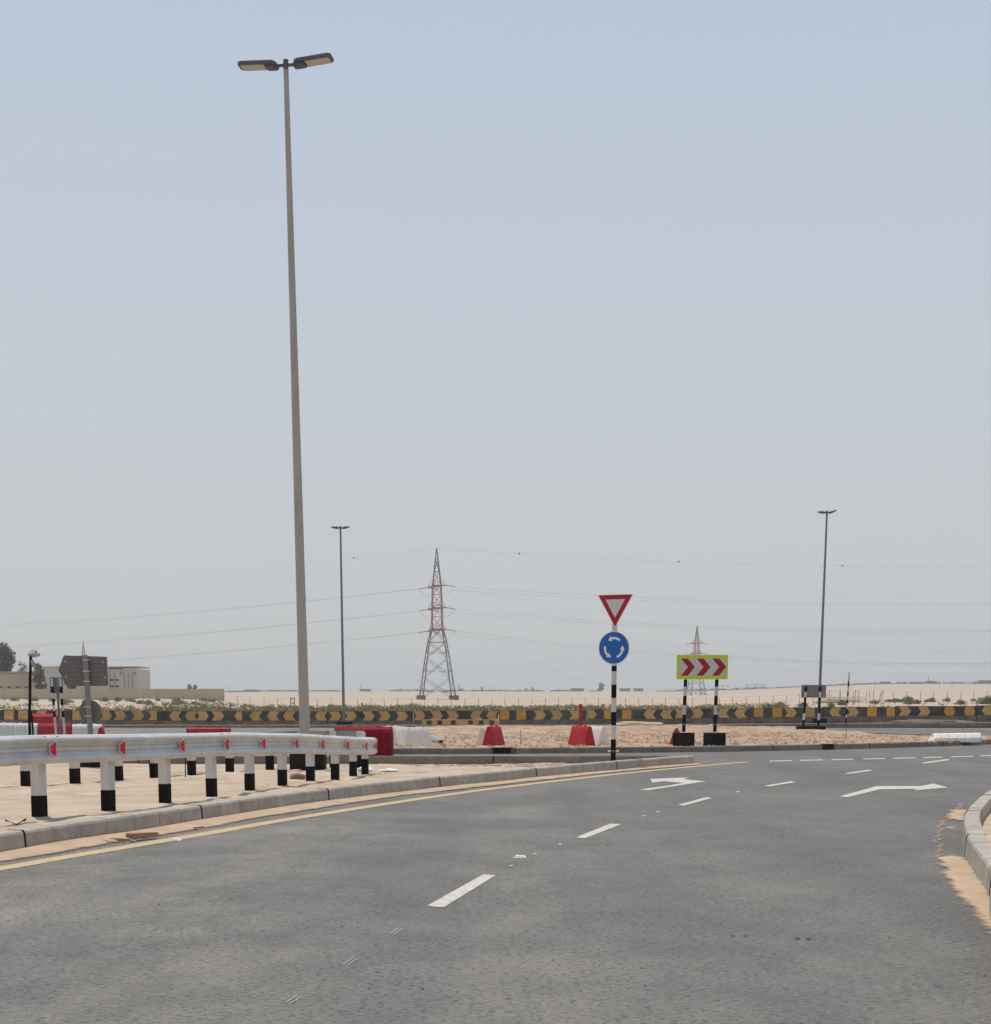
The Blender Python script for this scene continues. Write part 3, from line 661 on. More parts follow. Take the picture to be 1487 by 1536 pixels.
# measured band limits on the post, bottom to top
lim = [1146, 1108, 1088, 1067, 1047, 1027, 1007, 996, 985]
bz = [zz(v) - sp.z for v in lim]
lean = -.006
B_ = [(bz[0] - .1, None)]
zs = [-.1, zz(1109) - sp.z, zz(1088) - sp.z, zz(1068) - sp.z, zz(1047) - sp.z, zz(1027) - sp.z, zz(1007) - sp.z, zz(999) - sp.z, zz(900) - sp.z]
for i in range(len(zs) - 1):
    m_ = [M_BLACK, M_WHITE][i % 2] if i < 7 else M_WHITE
    mb = MB(); mb.bar((0, 0, zs[i]), (0, 0, zs[i + 1]), .057, n=14); mb.build('post_band', m_, sg)
for a in (-1, 1): MB().bar((a * .05, 0, zz(1127) - sp.z), (a * .12, 0, zz(1127) - sp.z), .016, n=6).build('base_bolt', M_GALV, sg)
MB().bar((0, 0, zz(1128.5) - sp.z), (0, 0, zz(1125.5) - sp.z), .066, n=14).build('collar', M_SBACK, sg)
YAW = R(-24)
zc = zz(972, x=922) - sp.z; rc = .355
pl = thing('x', None, None); bpy.data.objects.remove(pl)
def disc(r, y0, y1, n=48):
    mb = MB(); mb.prism([(r * math.cos(2 * math.pi * k / n), r * math.sin(2 * math.pi * k / n)) for k in range(n)], y0, y1); return mb
face = disc(rc, -.075, -.062).build('round_plate', M_SEDGE, sg, (.015, 0, zc)); face.rotation_euler = (0, 0, YAW)
disc(rc - .018, -.079, -.0752).build('blue_face', M_SBLUE, face)
for a0 in (48, 170, 291):
    mb = MB(); ri, ro = .185, .232; P = []; a1 = a0 + 58; N = 10
    for k in range(N + 1): a = R(a0 + (a1 - a0) * k / N); P.append((ro * math.cos(a), ro * math.sin(a)))
    hd_ = [(.270, 0), (.209, 27), (.148, 0)]
    for r_, da in hd_: P.append((r_ * math.cos(R(a1 + da - 2)), r_ * math.sin(R(a1 + da - 2))))
    for k in range(N, -1, -1): a = R(a0 + (a1 - a0) * k / N); P.append((ri * math.cos(a), ri * math.sin(a)))
    mb.prism([(x * .98, z) for x, z in P], -.0815, -.0792); mb.build('white_arrow', M_SEDGE, face)
for q_ in (.18, -.18):
    MB().box((0, -.035, q_), (.14, .05, .03)).build('clamp', M_GALV, face)
ztop = zz(892) - sp.z; zbot = zz(941.5) - sp.z; th = ztop - zbot; half = th / math.sqrt(3)
def tri(h_, hw, y0, y1, zo=0):
    mb = MB(); mb.prism([(-hw, h_ + zo), (0, zo), (hw, h_ + zo)], y0, y1); return mb
tf_ = tri(th, half, -.075, -.062).build('triangle_plate', M_SEDGE, sg, (.035, 0, zbot)); tf_.rotation_euler = (0, 0, YAW)
def tri_in(ins, y0, y1):
    r_in = th / 3; k = (r_in - ins) / r_in; cz = th * 2 / 3
    mb = MB(); mb.prism([(-half * k, cz + (th / 3) * k), (0, cz - (2 * th / 3) * k), (half * k, cz + (th / 3) * k)], y0, y1); return mb
tri_in(.010, -.079, -.0752).build('red_border', M_SRED, tf_); tri_in(.103, -.0825, -.0792).build('white_centre', M_SWHITE, tf_)

# ---- chevron board on two blocks
cy = 48.6
cbx = (X_at(1026.5, cy) + X_at(1073, cy)) / 2; cbase = Vector((cbx, cy, .13))
ch = thing('chevron_sign', 'yellow bordered board of three red chevrons on two striped posts', 'road sign', cbase, R(-4))
zz2 = lambda v: at_y(1050, v, cy).z - .13
for s_, bc in ((-1, M_BLACK), (1, M_BLACK)):
    xx = s_ * (X_at(1073, cy) - X_at(1026.5, cy)) / 2
    lims = [zz2(1098), zz2(1072), zz2(1058), zz2(1044), zz2(1030), zz2(1019.5)] 
    prev = lims[0]
    for i in range(1, len(lims)):
        MB().bar((xx + .012 * i * s_ * 0 + .006 * i, 0, prev), (xx + .006 * i + .006, 0, lims[i]), .052, n=12).build('post_band', [M_BLACK, M_WHITE][(i + 1) % 2], ch); prev = lims[i]
    MB().bar((xx + .04, .02, prev - .01), (xx + .045, .02, zz2(986)), .045, n=12).build('post_band', M_WHITE, ch)
    MB().box((xx, 0, .18), (.62, .5, .42)).build('ballast_block', M_DARKB, ch, bevel=.012)
    for a in (-1, 1): MB().bar((xx + a * .05, 0, zz2(1087)), (xx + a * .16, 0, zz2(1087) - .03), .014, n=6).build('base_bolt', M_GALV, ch)
    MB().bar((xx, 0, zz2(1088.5)), (xx, 0, zz2(1085.5)), .062, n=12).build('collar', M_SBACK, ch)
bw = (X_at(1090.5, cy) - X_at(1014.5, cy)); bh = zz2(982.5) - zz2(1019); cz = (zz2(982.5) + zz2(1019)) / 2; bxo = X_at(1052.5, cy) - cbx
brd = MB().box((0, 0, 0), (bw, .02, bh)).build('board', M_SYEL, ch, (bxo, -.09, cz), bevel=.004)
MB().box((0, -.0115, 0), (bw * .885, .003, bh * .72)).build('white_panel', M_SWHITE, brd)
ih = bh * .70 / 2; wC = bw * .135
for i in range(3):
    x0 = -bw * .415 + i * bw * .305 ; mb = MB(); ap = bw * .135
    mb.prism([(x0, ih), (x0 + wC, ih), (x0 + wC + ap, 0), (x0 + wC, -ih), (x0, -ih), (x0 + ap, 0)], -.0165, -.0135); mb.build('red_chevron', M_SRED, brd)

# ---- arrow sign seen from the back, with a round sign below
ay = 35.4; ab = Vector((X_at(136, ay), ay, .06))
ar = thing('direction_sign', 'dark grey back of a pentagon direction sign with a round sign below', 'road sign', ab)
z3 = lambda v: at_y(130, v, ay).z - .06
x3 = lambda h_: X_at(h_, ay) - ab.x
pp = MB(); pp.bar((0, 0, 0), (x3(130) , 0, z3(983)), .058, n=14); pp.build('pole', M_SBACKL, ar)
MB().box((0, 0, .09), (.46, .4, .20)).build('footing', M_DARKB, ar, bevel=.01)
bd = MB(); bd.prism([(x3(88), z3(1005)), (x3(97), z3(983)), (x3(161.5), z3(985)), (x3(162), z3(1029)), (x3(99), z3(1029))], .070, .085); bd.build('arrow_board', M_SBACK, ar)
for v in range(7):
    z_ = z3(986.5 + v * 6.4); MB().box((x3(129), .066, z_), (x3(160) - x3(100), .006, .012)).build('stiffening_rib', M_SBACKL, ar)
for hx, hy in ((99, 992), (155, 993), (99, 1015), (158, 1016)): MB().bar((x3(hx), .055, z3(hy)), (x3(hx), .069, z3(hy)), .018, n=8).build('rivet', M_GALV, ar)
rd = disc(.235, .070, .082).build('round_board', M_SBACK, ar, (x3(133.5), 0, z3(1067)))
for v in (990, 1007, 1022, 1060, 1074): MB().box((x3(131.5), 0, z3(v)), (.14, .13, .018)).build('clamp', M_GALV, ar)

# ---- narrow sign with two striped posts (left)
ny = 49; nb = Vector((X_at(87.5, ny), ny, 0.0)); ns_ = thing('chevron_sign', 'edge view of a small grey board on two black and white posts at left', 'road sign', nb)
z4 = lambda v: at_y(87, v, ny).z; x4 = lambda h_: X_at(h_, ny) - nb.x
for xt, xb in ((79.5, 82.5), (92, 95.5)):
    L_ = [(1110, 1085), (1085, 1076), (1076, 1066.5), (1066.5, 1058), (1058, 1048), (1048, 1039.5), (1039.5, 1030), (1030, 1018)]
    for i, (a, b) in enumerate(L_):
        f0 = (1090 - a) / 72; f1 = (1090 - b) / 72
        MB().bar((x4(xb + (xt - xb) * f0), -.06, max(-.02, z4(a))), (x4(xb + (xt - xb) * f1), -.06, z4(b)), .038, n=10).build('post_band', [M_WHITE, M_BLACK][(i + 1) % 2] if i else M_WHITE, ns_)
MB().box((x4(85.5), 0, (z4(1016) + z4(1040)) / 2), (x4(95) - x4(75.5), .02, z4(1016) - z4(1040))).build('board', M_SBACKL, ns_)
MB().bar((x4(88), .05, 0), (x4(86.5), .05, z4(1040)), .035, n=8).build('rear_post', M_SBACKL, ns_)

# ---- board back on the right
by_ = 72.0; bb = Vector((X_at(1220, by_), by_, .20)); sb = thing('road_sign', 'plain grey sign back on two striped posts in front of the right lamp post', 'road sign', bb)
z5 = lambda v: at_y(1220, v, by_).z - .20; x5 = lambda h_: X_at(h_, by_) - bb.x
MB().box((0, -.06, (z5(1027.5) + z5(1046.5)) / 2), (x5(1238.5) - x5(1201.5), .02, z5(1027.5) - z5(1046.5))).build('board', M_SBACKL, sb)
for xb, xt in ((1205.5, 1208), (1228, 1229.5)):
    L_ = [(1094, 1080), (1080, 1070), (1070, 1055), (1055, 1046), (1046, 1038), (1038, 1030)]
    for i, (a, b) in enumerate(L_):
        f0 = (1094 - a) / 64; f1 = (1094 - b) / 64
        MB().bar((x5(xb + (xt - xb) * f0), -.13, z5(a)), (x5(xb + (xt - xb) * f1), -.13, z5(b)), .052, n=10).build('post_band', [M_BLACK, M_WHITE, M_BLACK, M_WHITE, M_WHITE, M_BLACK][i] if i != 3 else M_BLACK, sb)
    MB().box((x5(xb), -.13, .06), (.56, .45, .22)).build('ballast_block', M_DARKB, sb, bevel=.01)

# ---- thin leaning striped pole
ty = 93.4; tb = Vector((X_at(1270.3, ty), ty, .18)); tp = thing('marker_pole', 'thin black and white marker pole leaning by the painted barriers', 'marker pole', tb)
z6 = lambda v: at_y(1271, v, ty).z - .18
L_ = [1088, 1077, 1072, 1063, 1055, 1050, 1044, 1038, 1030, 1022, 1008]
for i in range(10):
    f0, f1 = (1088 - L_[i]) / 80, (1088 - L_[i + 1]) / 80
    MB().bar((.10 * f0, 0, z6(L_[i])), (.10 * f1, 0, z6(L_[i + 1])), .045, n=8).build('post_band', [M_BLACK, M_WHITE][i % 2], tp)

# ---- floodlight wrapped in sacking on a black pole (left)
fy = 49.5; fb = Vector((X_at(44, fy), fy, 0)); fl = thing('flood_light', 'black leaning pole with a lamp wrapped in pale sacking', 'flood light', fb)
z7 = lambda v: at_y(45, v, fy).z; x7 = lambda h_: X_at(h_, fy) - fb.x
mb = MB(); mb.tube([(x7(42.5), 0, 0), (x7(43), 0, z7(1080)), (x7(45), 0, z7(1050)), (x7(46.5), 0, z7(1020)), (x7(49), 0, z7(983))], .042, 8); mb.build('pole', M_BLACK, fl)
mb = MB(); mb.tube([(x7(48), 0, 0), (x7(47), 0, z7(1075)), (x7(44), 0, z7(1063))], .03, 6); mb.build('brace', M_BLACK, fl)
mb = MB(); mb.tube([(x7(48), 0, z7(988)), (x7(51), 0, z7(990)), (x7(55), 0, z7(997)), (x7(51), 0, z7(1000))], .02, 6); mb.build('bracket', M_BLACK, fl)
def lump(r, seed, sq=(1, 1, 1), sub=2, amp=.25):
    bm = bmesh.new(); bmesh.ops.create_icosphere(bm, subdivisions=sub, radius=r)
    for v in bm.verts:
        n_ = noise.noise(v.co / r * 1.3 + Vector((seed, seed * 2, 0))); v.co *= 1 + amp * n_; v.co = Vector((v.co.x * sq[0], v.co.y * sq[1], v.co.z * sq[2]))
    me = bpy.data.meshes.new('lump'); bm.to_mesh(me); bm.free(); return me
def add_lump(name, r, seed, m, loc, parent=None, sq=(1, 1, 1), sub=2, amp=.25):
    me = lump(r, seed, sq, sub, amp); me.materials.append(m); return link(name, me, parent, loc)
add_lump('sacking_cover', .14, 3.3, M_BAG, (x7(53), 0, z7(980.5)), fl, (1.15, .9, .75), 3, .5)
add_lump('sacking_tail', .07, 5.1, M_BAG, (x7(50.5), 0, z7(994)), fl, (.9, .8, 1.3), 2, .5)

# ---- red steel post behind the red barrier
ry = 82; rb_ = Vector((X_at(871.5, ry), ry, 0)); rp_ = thing('red_post', 'slim red square post standing behind the red plastic barrier', 'post', rb_)
MB().box((0, 0, (at_y(871, 1057, ry).z) / 2), (.17, .12, at_y(871, 1057, ry).z)).build('post', M_RED, rp_, bevel=.01)
MB().box((0, 0, at_y(871, 1057, ry).z + .012), (.20, .15, .02)).build('post_cap', M_RED, rp_)
MB().box((0, 0, .02), (.36, .30, .04)).build('base_plate', M_SBACK, rp_)

# ---- thin wire pins
for i, (hx, hy0, hy1, Y, lab) in enumerate(((1271, 1090, 1116, 56, 'thin steel pin standing in the island sand below the marker pole'), (833-0, 1095, 1120, 50, 'thin steel pin in the rubble between the two red barriers') if False else (782, 1095, 1121, 50, 'thin steel pin in the rubble right of the left red barrier'), (639.5, 1092, 1121, 50, 'thin steel pin beside the white plastic barriers'), (222, 1133, 1166, 29.5, 'bent steel pin in the sand between the guard rails at left'), (275, 1133, 1165, 30.2, 'steel pin in the sand between the guard rails, right one'))):
    p = Vector((X_at(hx, Y), Y, .05)); zt_ = at_y(hx, hy0, Y).z - .05
    o = MB().bar((0, 0, -.05), (.01 * (-1) ** i, 0, zt_), .010, n=6).build('steel_pin', M_BLACK if i > 2 else M_SBACK, loc=p); tag(o, lab, 'steel pin')

# ------------------------------------------------------------------ plastic barriers
def plastic(label, loc, rz, L, Wd, H, m, ribs=6, group='plastic road barriers', topw=.30, name='plastic_barrier', steep=False):
    root = thing(name, label, 'road barrier', loc, rz, group)
    w = Wd / 2; tw = Wd * topw / 2
    prof = [(-w, 0), (-w, .06 * H), (-tw * 1.15, H * .9), (-tw * .7, H), (tw * .7, H), (tw * 1.15, H * .9), (w, .06 * H), (w, 0)]
    mb = MB(); mb.prismx(prof, -L / 2, L / 2); mb.build('body', m, root, bevel=.012)
    for k in range(ribs):
        x0 = -L / 2 + L * (k + .5) / ribs; rw = L / ribs * .30; e_ = .018
        p2 = [(-w - e_, .04 * H), (-tw * 1.15 - e_, H * .84), (-tw * 1.1, H * .90), (tw * 1.1, H * .90), (tw * 1.15 + e_, H * .84), (w + e_, .04 * H)]
        r_ = MB(); r_.prismx(p2, x0 - rw, x0 + rw); r_.build('rib', m, root, bevel=.008)
    for s_ in (-1, 1):
        k = MB(); k.prismx([(-w * .34, .12 * H), (-tw * .55, H * .82), (tw * .55, H * .82), (w * .34, .12 * H)], s_ * L / 2 - .012, s_ * L / 2 + .014); k.build('end_lug', m, root, bevel=.006)
    for s_ in (-1, 1):
        k = MB(); k.bar((s_ * L * .25, 0, H - .01), (s_ * L * .25, 0, H + .022), .045, n=10); k.build('filler_cap', m, root)
    return root
def pb(pxc, Y, z=.10): return (X_at(pxc, Y), Y, z)
plastic('white plastic barrier between the ribbed white one and the big red one', pb(600, 49.8), R(62), .85, .42, .56, M_WPL)
for k_ in range(3): pass
plastic('ribbed white plastic barrier at the right end of the white pair', pb(627, 49.0), R(42), .72, .42, .56, M_WPL, 6)
plastic('low pale plastic barrier half hidden by the big red one', pb(588, 51.8), R(50), .7, .40, .56, M_WPL)
plastic('faded white plastic barrier standing left against a red one', pb(731.5, 49.6), R(62), .7, .42, .56, M_WPL, 5)
plastic('red plastic barrier with its dark end turned to the road, left in the rubble', pb(741, 49.2), R(68), .8, .42, .60, M_RED, 5)
plastic('red ribbed plastic barrier leaning beside a white one in front of the red post', pb(873, 49.2), R(118), .95, .40, .60, M_RED, 6)
plastic('white plastic barrier touching the red one near the give way sign', pb(895, 50.2), R(118), .9, .42, .58, M_WPL, 6)
plastic('faded red plastic barrier half hidden behind the left chevron block', pb(1016, 50.6), R(84), .45, .42, .50, M_RED, 4)
# big red one on the slip road
bgr = plastic('big red plastic barrier, its shade put into the colour, at the end of the guard rail', (X_at(545, 44.2), 44.2, 0), R(-3), 1.50, .46, .76, M_RED_SHADE, 0, topw=.86)
MB().box((.62, -.02, .33), (.30, .50, .62), top=.97).build('end_block', M_RED_SHADE, bgr, bevel=.02)
plastic('low pink red plastic barrier showing left of the big red barrier', (X_at(497, 47.5), 47.5, 0), R(20), .9, .4, .55, M_RED, 4)
# lying white barrier at right
wb = thing('plastic_barrier', 'bright white ribbed barrier lying on the kerb at the right edge', 'road barrier', (X_at(1433, 54.6), 54.6, .10), R(6), 'plastic road barriers')
for k in range(6):
    x0 = -.66 + k * .262; pf_ = [(-.26, 0), (-.22, .14), (-.10, .27), (.08, .29), (.22, .20), (.28, 0)]; mb = MB()
    vs_ = [(x0 + sx_ + (p_[1] * .45), p_[0], p_[1] + .02 * k / 6) for sx_ in (-.122, .122) for p_ in pf_]
    mb.add(vs_, [tuple(range(6)), tuple(range(11, 5, -1))] + [(q_, q_ + 6, (q_ + 1) % 6 + 6, (q_ + 1) % 6) for q_ in range(6)])
    mb.build('rounded_segment', M_WPL, wb, bevel=.022)
mb = MB(); mb.prismx([(-.23, .0), (-.19, .13), (-.08, .24), (.08, .255), (.19, .17), (.25, 0)], -.70, .78); mb.build('body', M_WPL, wb)
MB().box((.86, .02, .09), (.07, .34, .18)).build('end_lug', M_WPL, wb, bevel=.01)
# row far left behind the rails
rowy = 56
for i, (a, b, m, ztop_, lab) in enumerate(((-40, 20, M_WPL, 1084.5, 'grey white ribbed barrier at the left picture edge'), (20, 56, M_WPL, 1085, 'second grey white ribbed barrier from the left edge'), (57, 106, M_RED, 1085.5, 'pink red ribbed barrier between white ones at left'), (108, 152, M_WPL, 1086.5, 'cream white barrier behind the direction sign pole'))):
    L = X_at(b, rowy) - X_at(a, rowy); H = at_y(a, ztop_, rowy).z
    plastic(lab, (X_at((a + b) / 2, rowy), rowy, 0), 0, L, .45, H, m, 6, 'row of barriers behind the guard rails at left', topw=.5)
plastic('small dark red barrier end closing the left row', (X_at(150.5, rowy - 1), rowy - 1, 0), R(85), .3, .3, .56, M_RED, 2, 'row of barriers behind the guard rails at left')
plastic('large red barrier with sloping side behind the wrapped flood light', (X_at(66, 60), 60, 0), R(14), .95, .75, .98, M_RED, 0, topw=.55)
plastic('red barrier lying flat on the far road left of the lamp post', (X_at(312, 74), 74, 0), R(2), 1.9, .5, .26, M_RED, 5, topw=.8)

# debris: broken sign, grates, rock, papers, plank, cable
dbr = thing('broken_sign', 'crumpled pale panel with a dark ring lying in the rubble', 'debris', (X_at(655, 50.2), 50.2, .12))
mb = MB(); mb.add([(-.30, 0, .34), (.10, .1, .24), (.2, .05, .06), (-.26, -.05, .13)], [(0, 1, 2, 3)]); mb.build('panel', M_WPL, dbr).modifiers.new('thickness', 'SOLIDIFY').thickness = .01
disc(.055, -.03, -.01, 16).build('ring', M_SRED, dbr, (-.25, -.04, .26)); MB().box((.13, 0, .12), (.12, .05, .06)).build('bracket', M_BLACK, dbr)
mb = MB(); mb.bar((-.26, -.06, .14), (.2, -.06, .06), .012); mb.build('rod', M_BLACK, dbr)
def grate(pxc, w, lab):
    k = min(range(len(CK) - 1), key=lambda i: abs((CK[i].x / CK[i].y) - (pxc - XC) * math.cos(PITCH) / F)); p = CK[k]; t_ = CK[k + 1] - CK[k]; rz = math.atan2(t_.y, t_.x) + math.pi
    X = (pxc - XC) * math.cos(PITCH) / F * p.y; p = p.lerp(CK[k + 1], 0) ; p = Vector((X, p.y + (X - p.x) * t_.y / t_.x, 0))
    root = thing('gully_inlet', lab, 'drain', p, rz, 'kerb drain inlets')
    MB().box((0, -.025, .075), (w, .02, .14)).build('throat', M_JOINT, root)
    for j in range(7): MB().box((-w / 2 + w * (j + .5) / 7, -.043, .07), (.018, .012, .13)).build('bar', M_BARK, root)
    MB().box((0, -.01, .172), (w + .1, .2, .012)).build('lid', M_SBACK, root); return root
grate(753, .50, 'black kerb drain inlet below the left red barrier'); grate(1245, .42, 'black kerb drain inlet below the right sign back')
o = add_lump('rock', .13, 1.2, M_ROCK, (*on_z(447, 1170, .09).xy, .14), None, (1.0, .7, .55), 3, .35); tag(o, 'brown rock on the sand between two guard rail posts', 'rock')
o = add_lump('rock', .05, 4.2, M_ROCK, (*on_z(404, 1181, .09).xy, .11), None, (1.6, .7, .5), 2, .4); tag(o, 'small reddish clod beside the front guard rail posts', 'rock')
o = add_lump('rag', .10, 8.2, mat('pink_rag', (.62, .33, .34), .9), (*on_z(442, 1159, .05).xy, .07), None, (1.4, .6, .35), 3, .6); tag(o, 'faded pink rag lying at the lamp post footing', 'rag')
o = add_lump('plastic_bag', .11, 2.2, M_TRASH, (*on_z(549, 1160, .08).xy, .13), None, (1.3, .7, .55), 3, .6); tag(o, 'white plastic bag at the end posts of the guard rail', 'litter')
mb = MB(); mb.add([(-.17, -.12, .01), (.0, -.15, .04), (.2, -.05, .02), (.19, .13, .03), (.02, .10, .05), (-.15, .09, .015)], [(0, 1, 4, 5), (1, 2, 3, 4)])
o = mb.build('paper_sheet', M_TRASH, loc=(*on_z(581, 1157.5, .08).xy, .09)); o.modifiers.new('thickness', 'SOLIDIFY').thickness = .004; tag(o, 'white sheet lying on the sand right of the guard rail end', 'litter')
pk = on_z(214, 1256, .03); k = MB(); k.prismx([(-.045, 0), (-.03, .045), (.03, .05), (.05, 0)], -.22, .22); o = k.build('wood_plank', M_WOOD, loc=pk, bevel=.008); o.rotation_euler = (0, R(2), R(62)); tag(o, 'broken brown wood plank in the sand at the left kerb', 'plank')
o = add_lump('sand_clump', .10, 6.2, M_HEAP, on_z(180, 1260, .02), None, (1.5, 1.3, .35), 3, .5); tag(o, 'small heap of orange sand at the left tip of the plank', 'sand heap')
pk = on_z(298, 1242.5, .03); k = MB(); k.box((0, 0, .008), (.16, .018, .014)); o = k.build('wood_stick', M_WOOD, loc=pk); o.rotation_euler = (0, 0, R(58)); tag(o, 'short thin stick on the sand by the left kerb', 'stick')
cab = []
for a, b in ((0, 1187), (50, 1186), (115, 1180.5), (180, 1178), (240, 1170)): cab.append(on_z(a, b, .06) + Vector((0, 0, .012)))
tag(MB().tube(catmull(cab, .3), .009, 5).build('cable', M_BLACK), 'thin dark cable on the sand behind the front posts at left', 'cable')
cab = [on_z(a, b, .15) + Vector((0, 0, .012)) for a, b in ((8, 1232), (25, 1239), (39, 1230))]
tag(MB().tube(cab, .008, 5).build('wire_piece', M_BLACK), 'bent black wire on the sand at the left edge', 'wire')
# pebbles on the rubble island and the near sand, dark bits on the asphalt
def pebbles(name, N, fn, m, label, rng):
    k = MB(); rs = random.Random(5 + N)
    for i in range(N):
        p, r_ = fn(rs); a = rs.uniform(0, 6.28); n_ = 5
        ring = [(p[0] + r_ * math.cos(a + t_ * 6.283 / n_) * rs.uniform(.7, 1.2), p[1] + r_ * math.sin(a + t_ * 6.283 / n_) * rs.uniform(.6, 1), p[2] - r_ * .2) for t_ in range(n_)]
        k.add(ring + [(p[0], p[1], p[2] + r_ * rs.uniform(.5, .9))], [(t_, (t_ + 1) % n_, n_) for t_ in range(n_)])
    return tag(k.build(name, m), label, 'stones', kind='stuff')
def f1(rs):
    while True:
        x = rs.uniform(-7, 26); y = rs.uniform(45.6, 79)
        k = interp(x, [(-7, 46), (2, 45.6), (8, 48.7), (18, 54.5), (26, 60)])
        if y > k and (x < 13 or y < 63): break
    r_ = rs.choice([.015, .02, .03, .04, .06]); return (x, y, .15 + rs.uniform(-.01, .03)), r_
pebbles('rubble', 7000, f1, M_RUB, 'loose stones and clods over the centre island', None)
def f2(rs):
    u = rs.random() ** .8; i = int(u * (len(FI) - 60)) ; v = rs.random(); a = FI[i]; j = min(len(BI) - 1, int(i / len(FI) * len(BI))); p = a.lerp(BI[j], v)
    return (p.x, p.y, z_near(p.x, p.y, 0, v) + .002), rs.choice([.006, .01, .012, .02, .03])
pebbles('gravel', 5200, f2, M_ROCK, 'small stones scattered over the near island sand', None)
pebbles('asphalt_grit', 260, lambda rs: ((rs.uniform(-5, 5), rs.uniform(8, 30), .002), rs.choice([.004, .006, .009])), M_BARK, 'dark grit scattered on the asphalt', None)

# ------------------------------------------------------------------ painted concrete barriers
BY = 94.6
joints = [-150, -20, 108, 236, 364, 492, 620, 748, 880, 1012, 1125, 1235, 1343, 1464, 1580, 1700]
bdz = lambda x_: interp(x_, [(0, .06), (300, 0), (600, 0), (850, .06), (1100, .16), (1487, .30), (1700, .36)])
yel = [(-100, '|'), (-60, '>'), (-30, '<'), (14, '|'), (35, '|'), (62, '<'), (88, '<'), (115, '|'), (135, '>'), (159, '>'), (180, '>'), (207, '>'), (232, '>'), (263, '<'), (287, '<'), (304, '>'), (327, '>'), (361, '<'), (384, '<'), (410, '<'), (434, '<'), (458, '<'), (482, '<'), (503, '>'), (526, '>'), (553, '>'), (577, '>'), (603, '>'), (629, '>'), (655, '>'), (679, '>'), (715, '<'), (739, '<'), (757, 'o'), (782, 'p'), (810, '>'), (835, '>'), (863, '>'), (886, '>'), (913, 'p'), (940, 'p'), (975, '<'), (1000, '<'), (1020, '>'), (1046, '>'), (1085, '<'), (1111, '<'), (1138, 'p'), (1166, 'p'), (1186, '>'), (1215, '|'), (1253, '<'), (1279, '>'), (1308, 'p'), (1337, 'p'), (1357, '>'), (1386, '>'), (1424, 'q'), (1454, 'q'), (1482, '<'), (1515, '<'), (1545, '>'), (1600, '>'), (1640, '<')]
def fy_(z):   # front face y of the barrier profile at height z
    return -interp(z, [(0, .30), (.07, .30), (.27, .215), (.80, .105)])
desc = ['in front of the left embankment, outermost left', 'behind the wrapped flood light', 'behind the direction sign pole', 'left of the pale lying barrier', 'behind the tall lamp post', 'right of the near lamp post, at the thin lamp post', 'below the left pylon foot', 'behind the low striped blocks', 'starting with an orange panel', 'behind the striped sign post', 'behind the chevron board posts', 'left of the right sign back', 'behind the thin marker pole', 'right of the thin marker pole', 'at the right picture edge', 'beyond the right edge']
for i, (a, b) in enumerate(zip(joints, joints[1:])):
    if a < -160 or a > 1600: continue
    xm = (a + b) / 2; X0, X1 = X_at(a, BY), X_at(b, BY); cx = (X0 + X1) / 2; L = X1 - X0 - .03; zb_ = .07 + bdz(xm) 
    root = thing('concrete_barrier', 'striped concrete barrier ' + desc[i], 'concrete barrier', (cx, BY + random.uniform(-.03, .03), zb_), math.atan2(bdz(b) * 0, 1) + random.uniform(-.004, .004), 'painted concrete barriers in a row')
    prof = [(-.30, 0), (-.30, .07), (-.215, .27), (-.105, .80), (-.09, .815), (.09, .815), (.105, .80), (.215, .27), (.30, .07), (.30, 0)]
    # black painted upper body, bare plinth below
    up = [(-.215, .27), (-.105, .80), (-.09, .815), (.09, .815), (.105, .80), (.215, .27)]
    lo = [(-.30, -.1), (-.30, .07), (-.216, .268), (.216, .268), (.30, .07), (.30, -.1)]
    MB().prismx(up, -L / 2, L / 2).build('painted_wall', M_BARK, root); MB().prismx(lo, -L / 2, L / 2).build('plinth', M_BARC, root)
    for (yc, sh) in yel:
        if not (a < yc <= b): continue
        w = 14 / (F / math.cos(PITCH) / BY); xc_ = X_at(yc, BY) - cx; hw = w / 2; k_ = .18 if sh in '><' else (.0 if sh in '|op' else .10)
        dl = {'>': (k_, k_), '<': (-k_, -k_), 'q': (-k_, k_)}.get(sh, (0, 0))
        z0, z1, zm = .285, .785, .52; off = -.006
        def pt(x_, z_): return (min(max(x_, -L / 2 + .004), L / 2 - .004), fy_(z_) + off, z_)
        L0_, R0_ = -hw - dl[0] / 2, hw - dl[1] / 2
        V = [pt(xc_ + L0_, z0), pt(xc_ + R0_, z0), pt(xc_ + L0_ + dl[0], zm), pt(xc_ + R0_ + dl[1], zm), pt(xc_ + L0_, z1), pt(xc_ + R0_, z1)]
        V2 = [(v[0], v[1] + .012, v[2]) for v in V]
        mb = MB(); mb.add(V + V2, [(0, 1, 3, 2), (2, 3, 5, 4), (0, 2, 8, 6), (2, 4, 10, 8), (1, 7, 9, 3), (3, 9, 11, 5), (4, 5, 11, 10), (0, 6, 7, 1)])
        mb.build('yellow_stripe', M_BARO if sh in 'opq' else M_BARY, root)
# sand heaps against the barrier foot
for a, lab in ((957, 'pale sand heap at the barrier foot behind the striped sign post'), (1190 + 210, 'dark dirt heap at the barrier foot near the right edge')):
    o = add_lump('sand_heap', 1.0, a, M_HEAP if a < 1000 else M_BARC, (X_at(a, 93.6), 93.6, .14 + lift(X_at(a, 93))), None, (1.5 if a < 1000 else 2.2, .4, .16), 3, .4); tag(o, lab, 'sand heap')
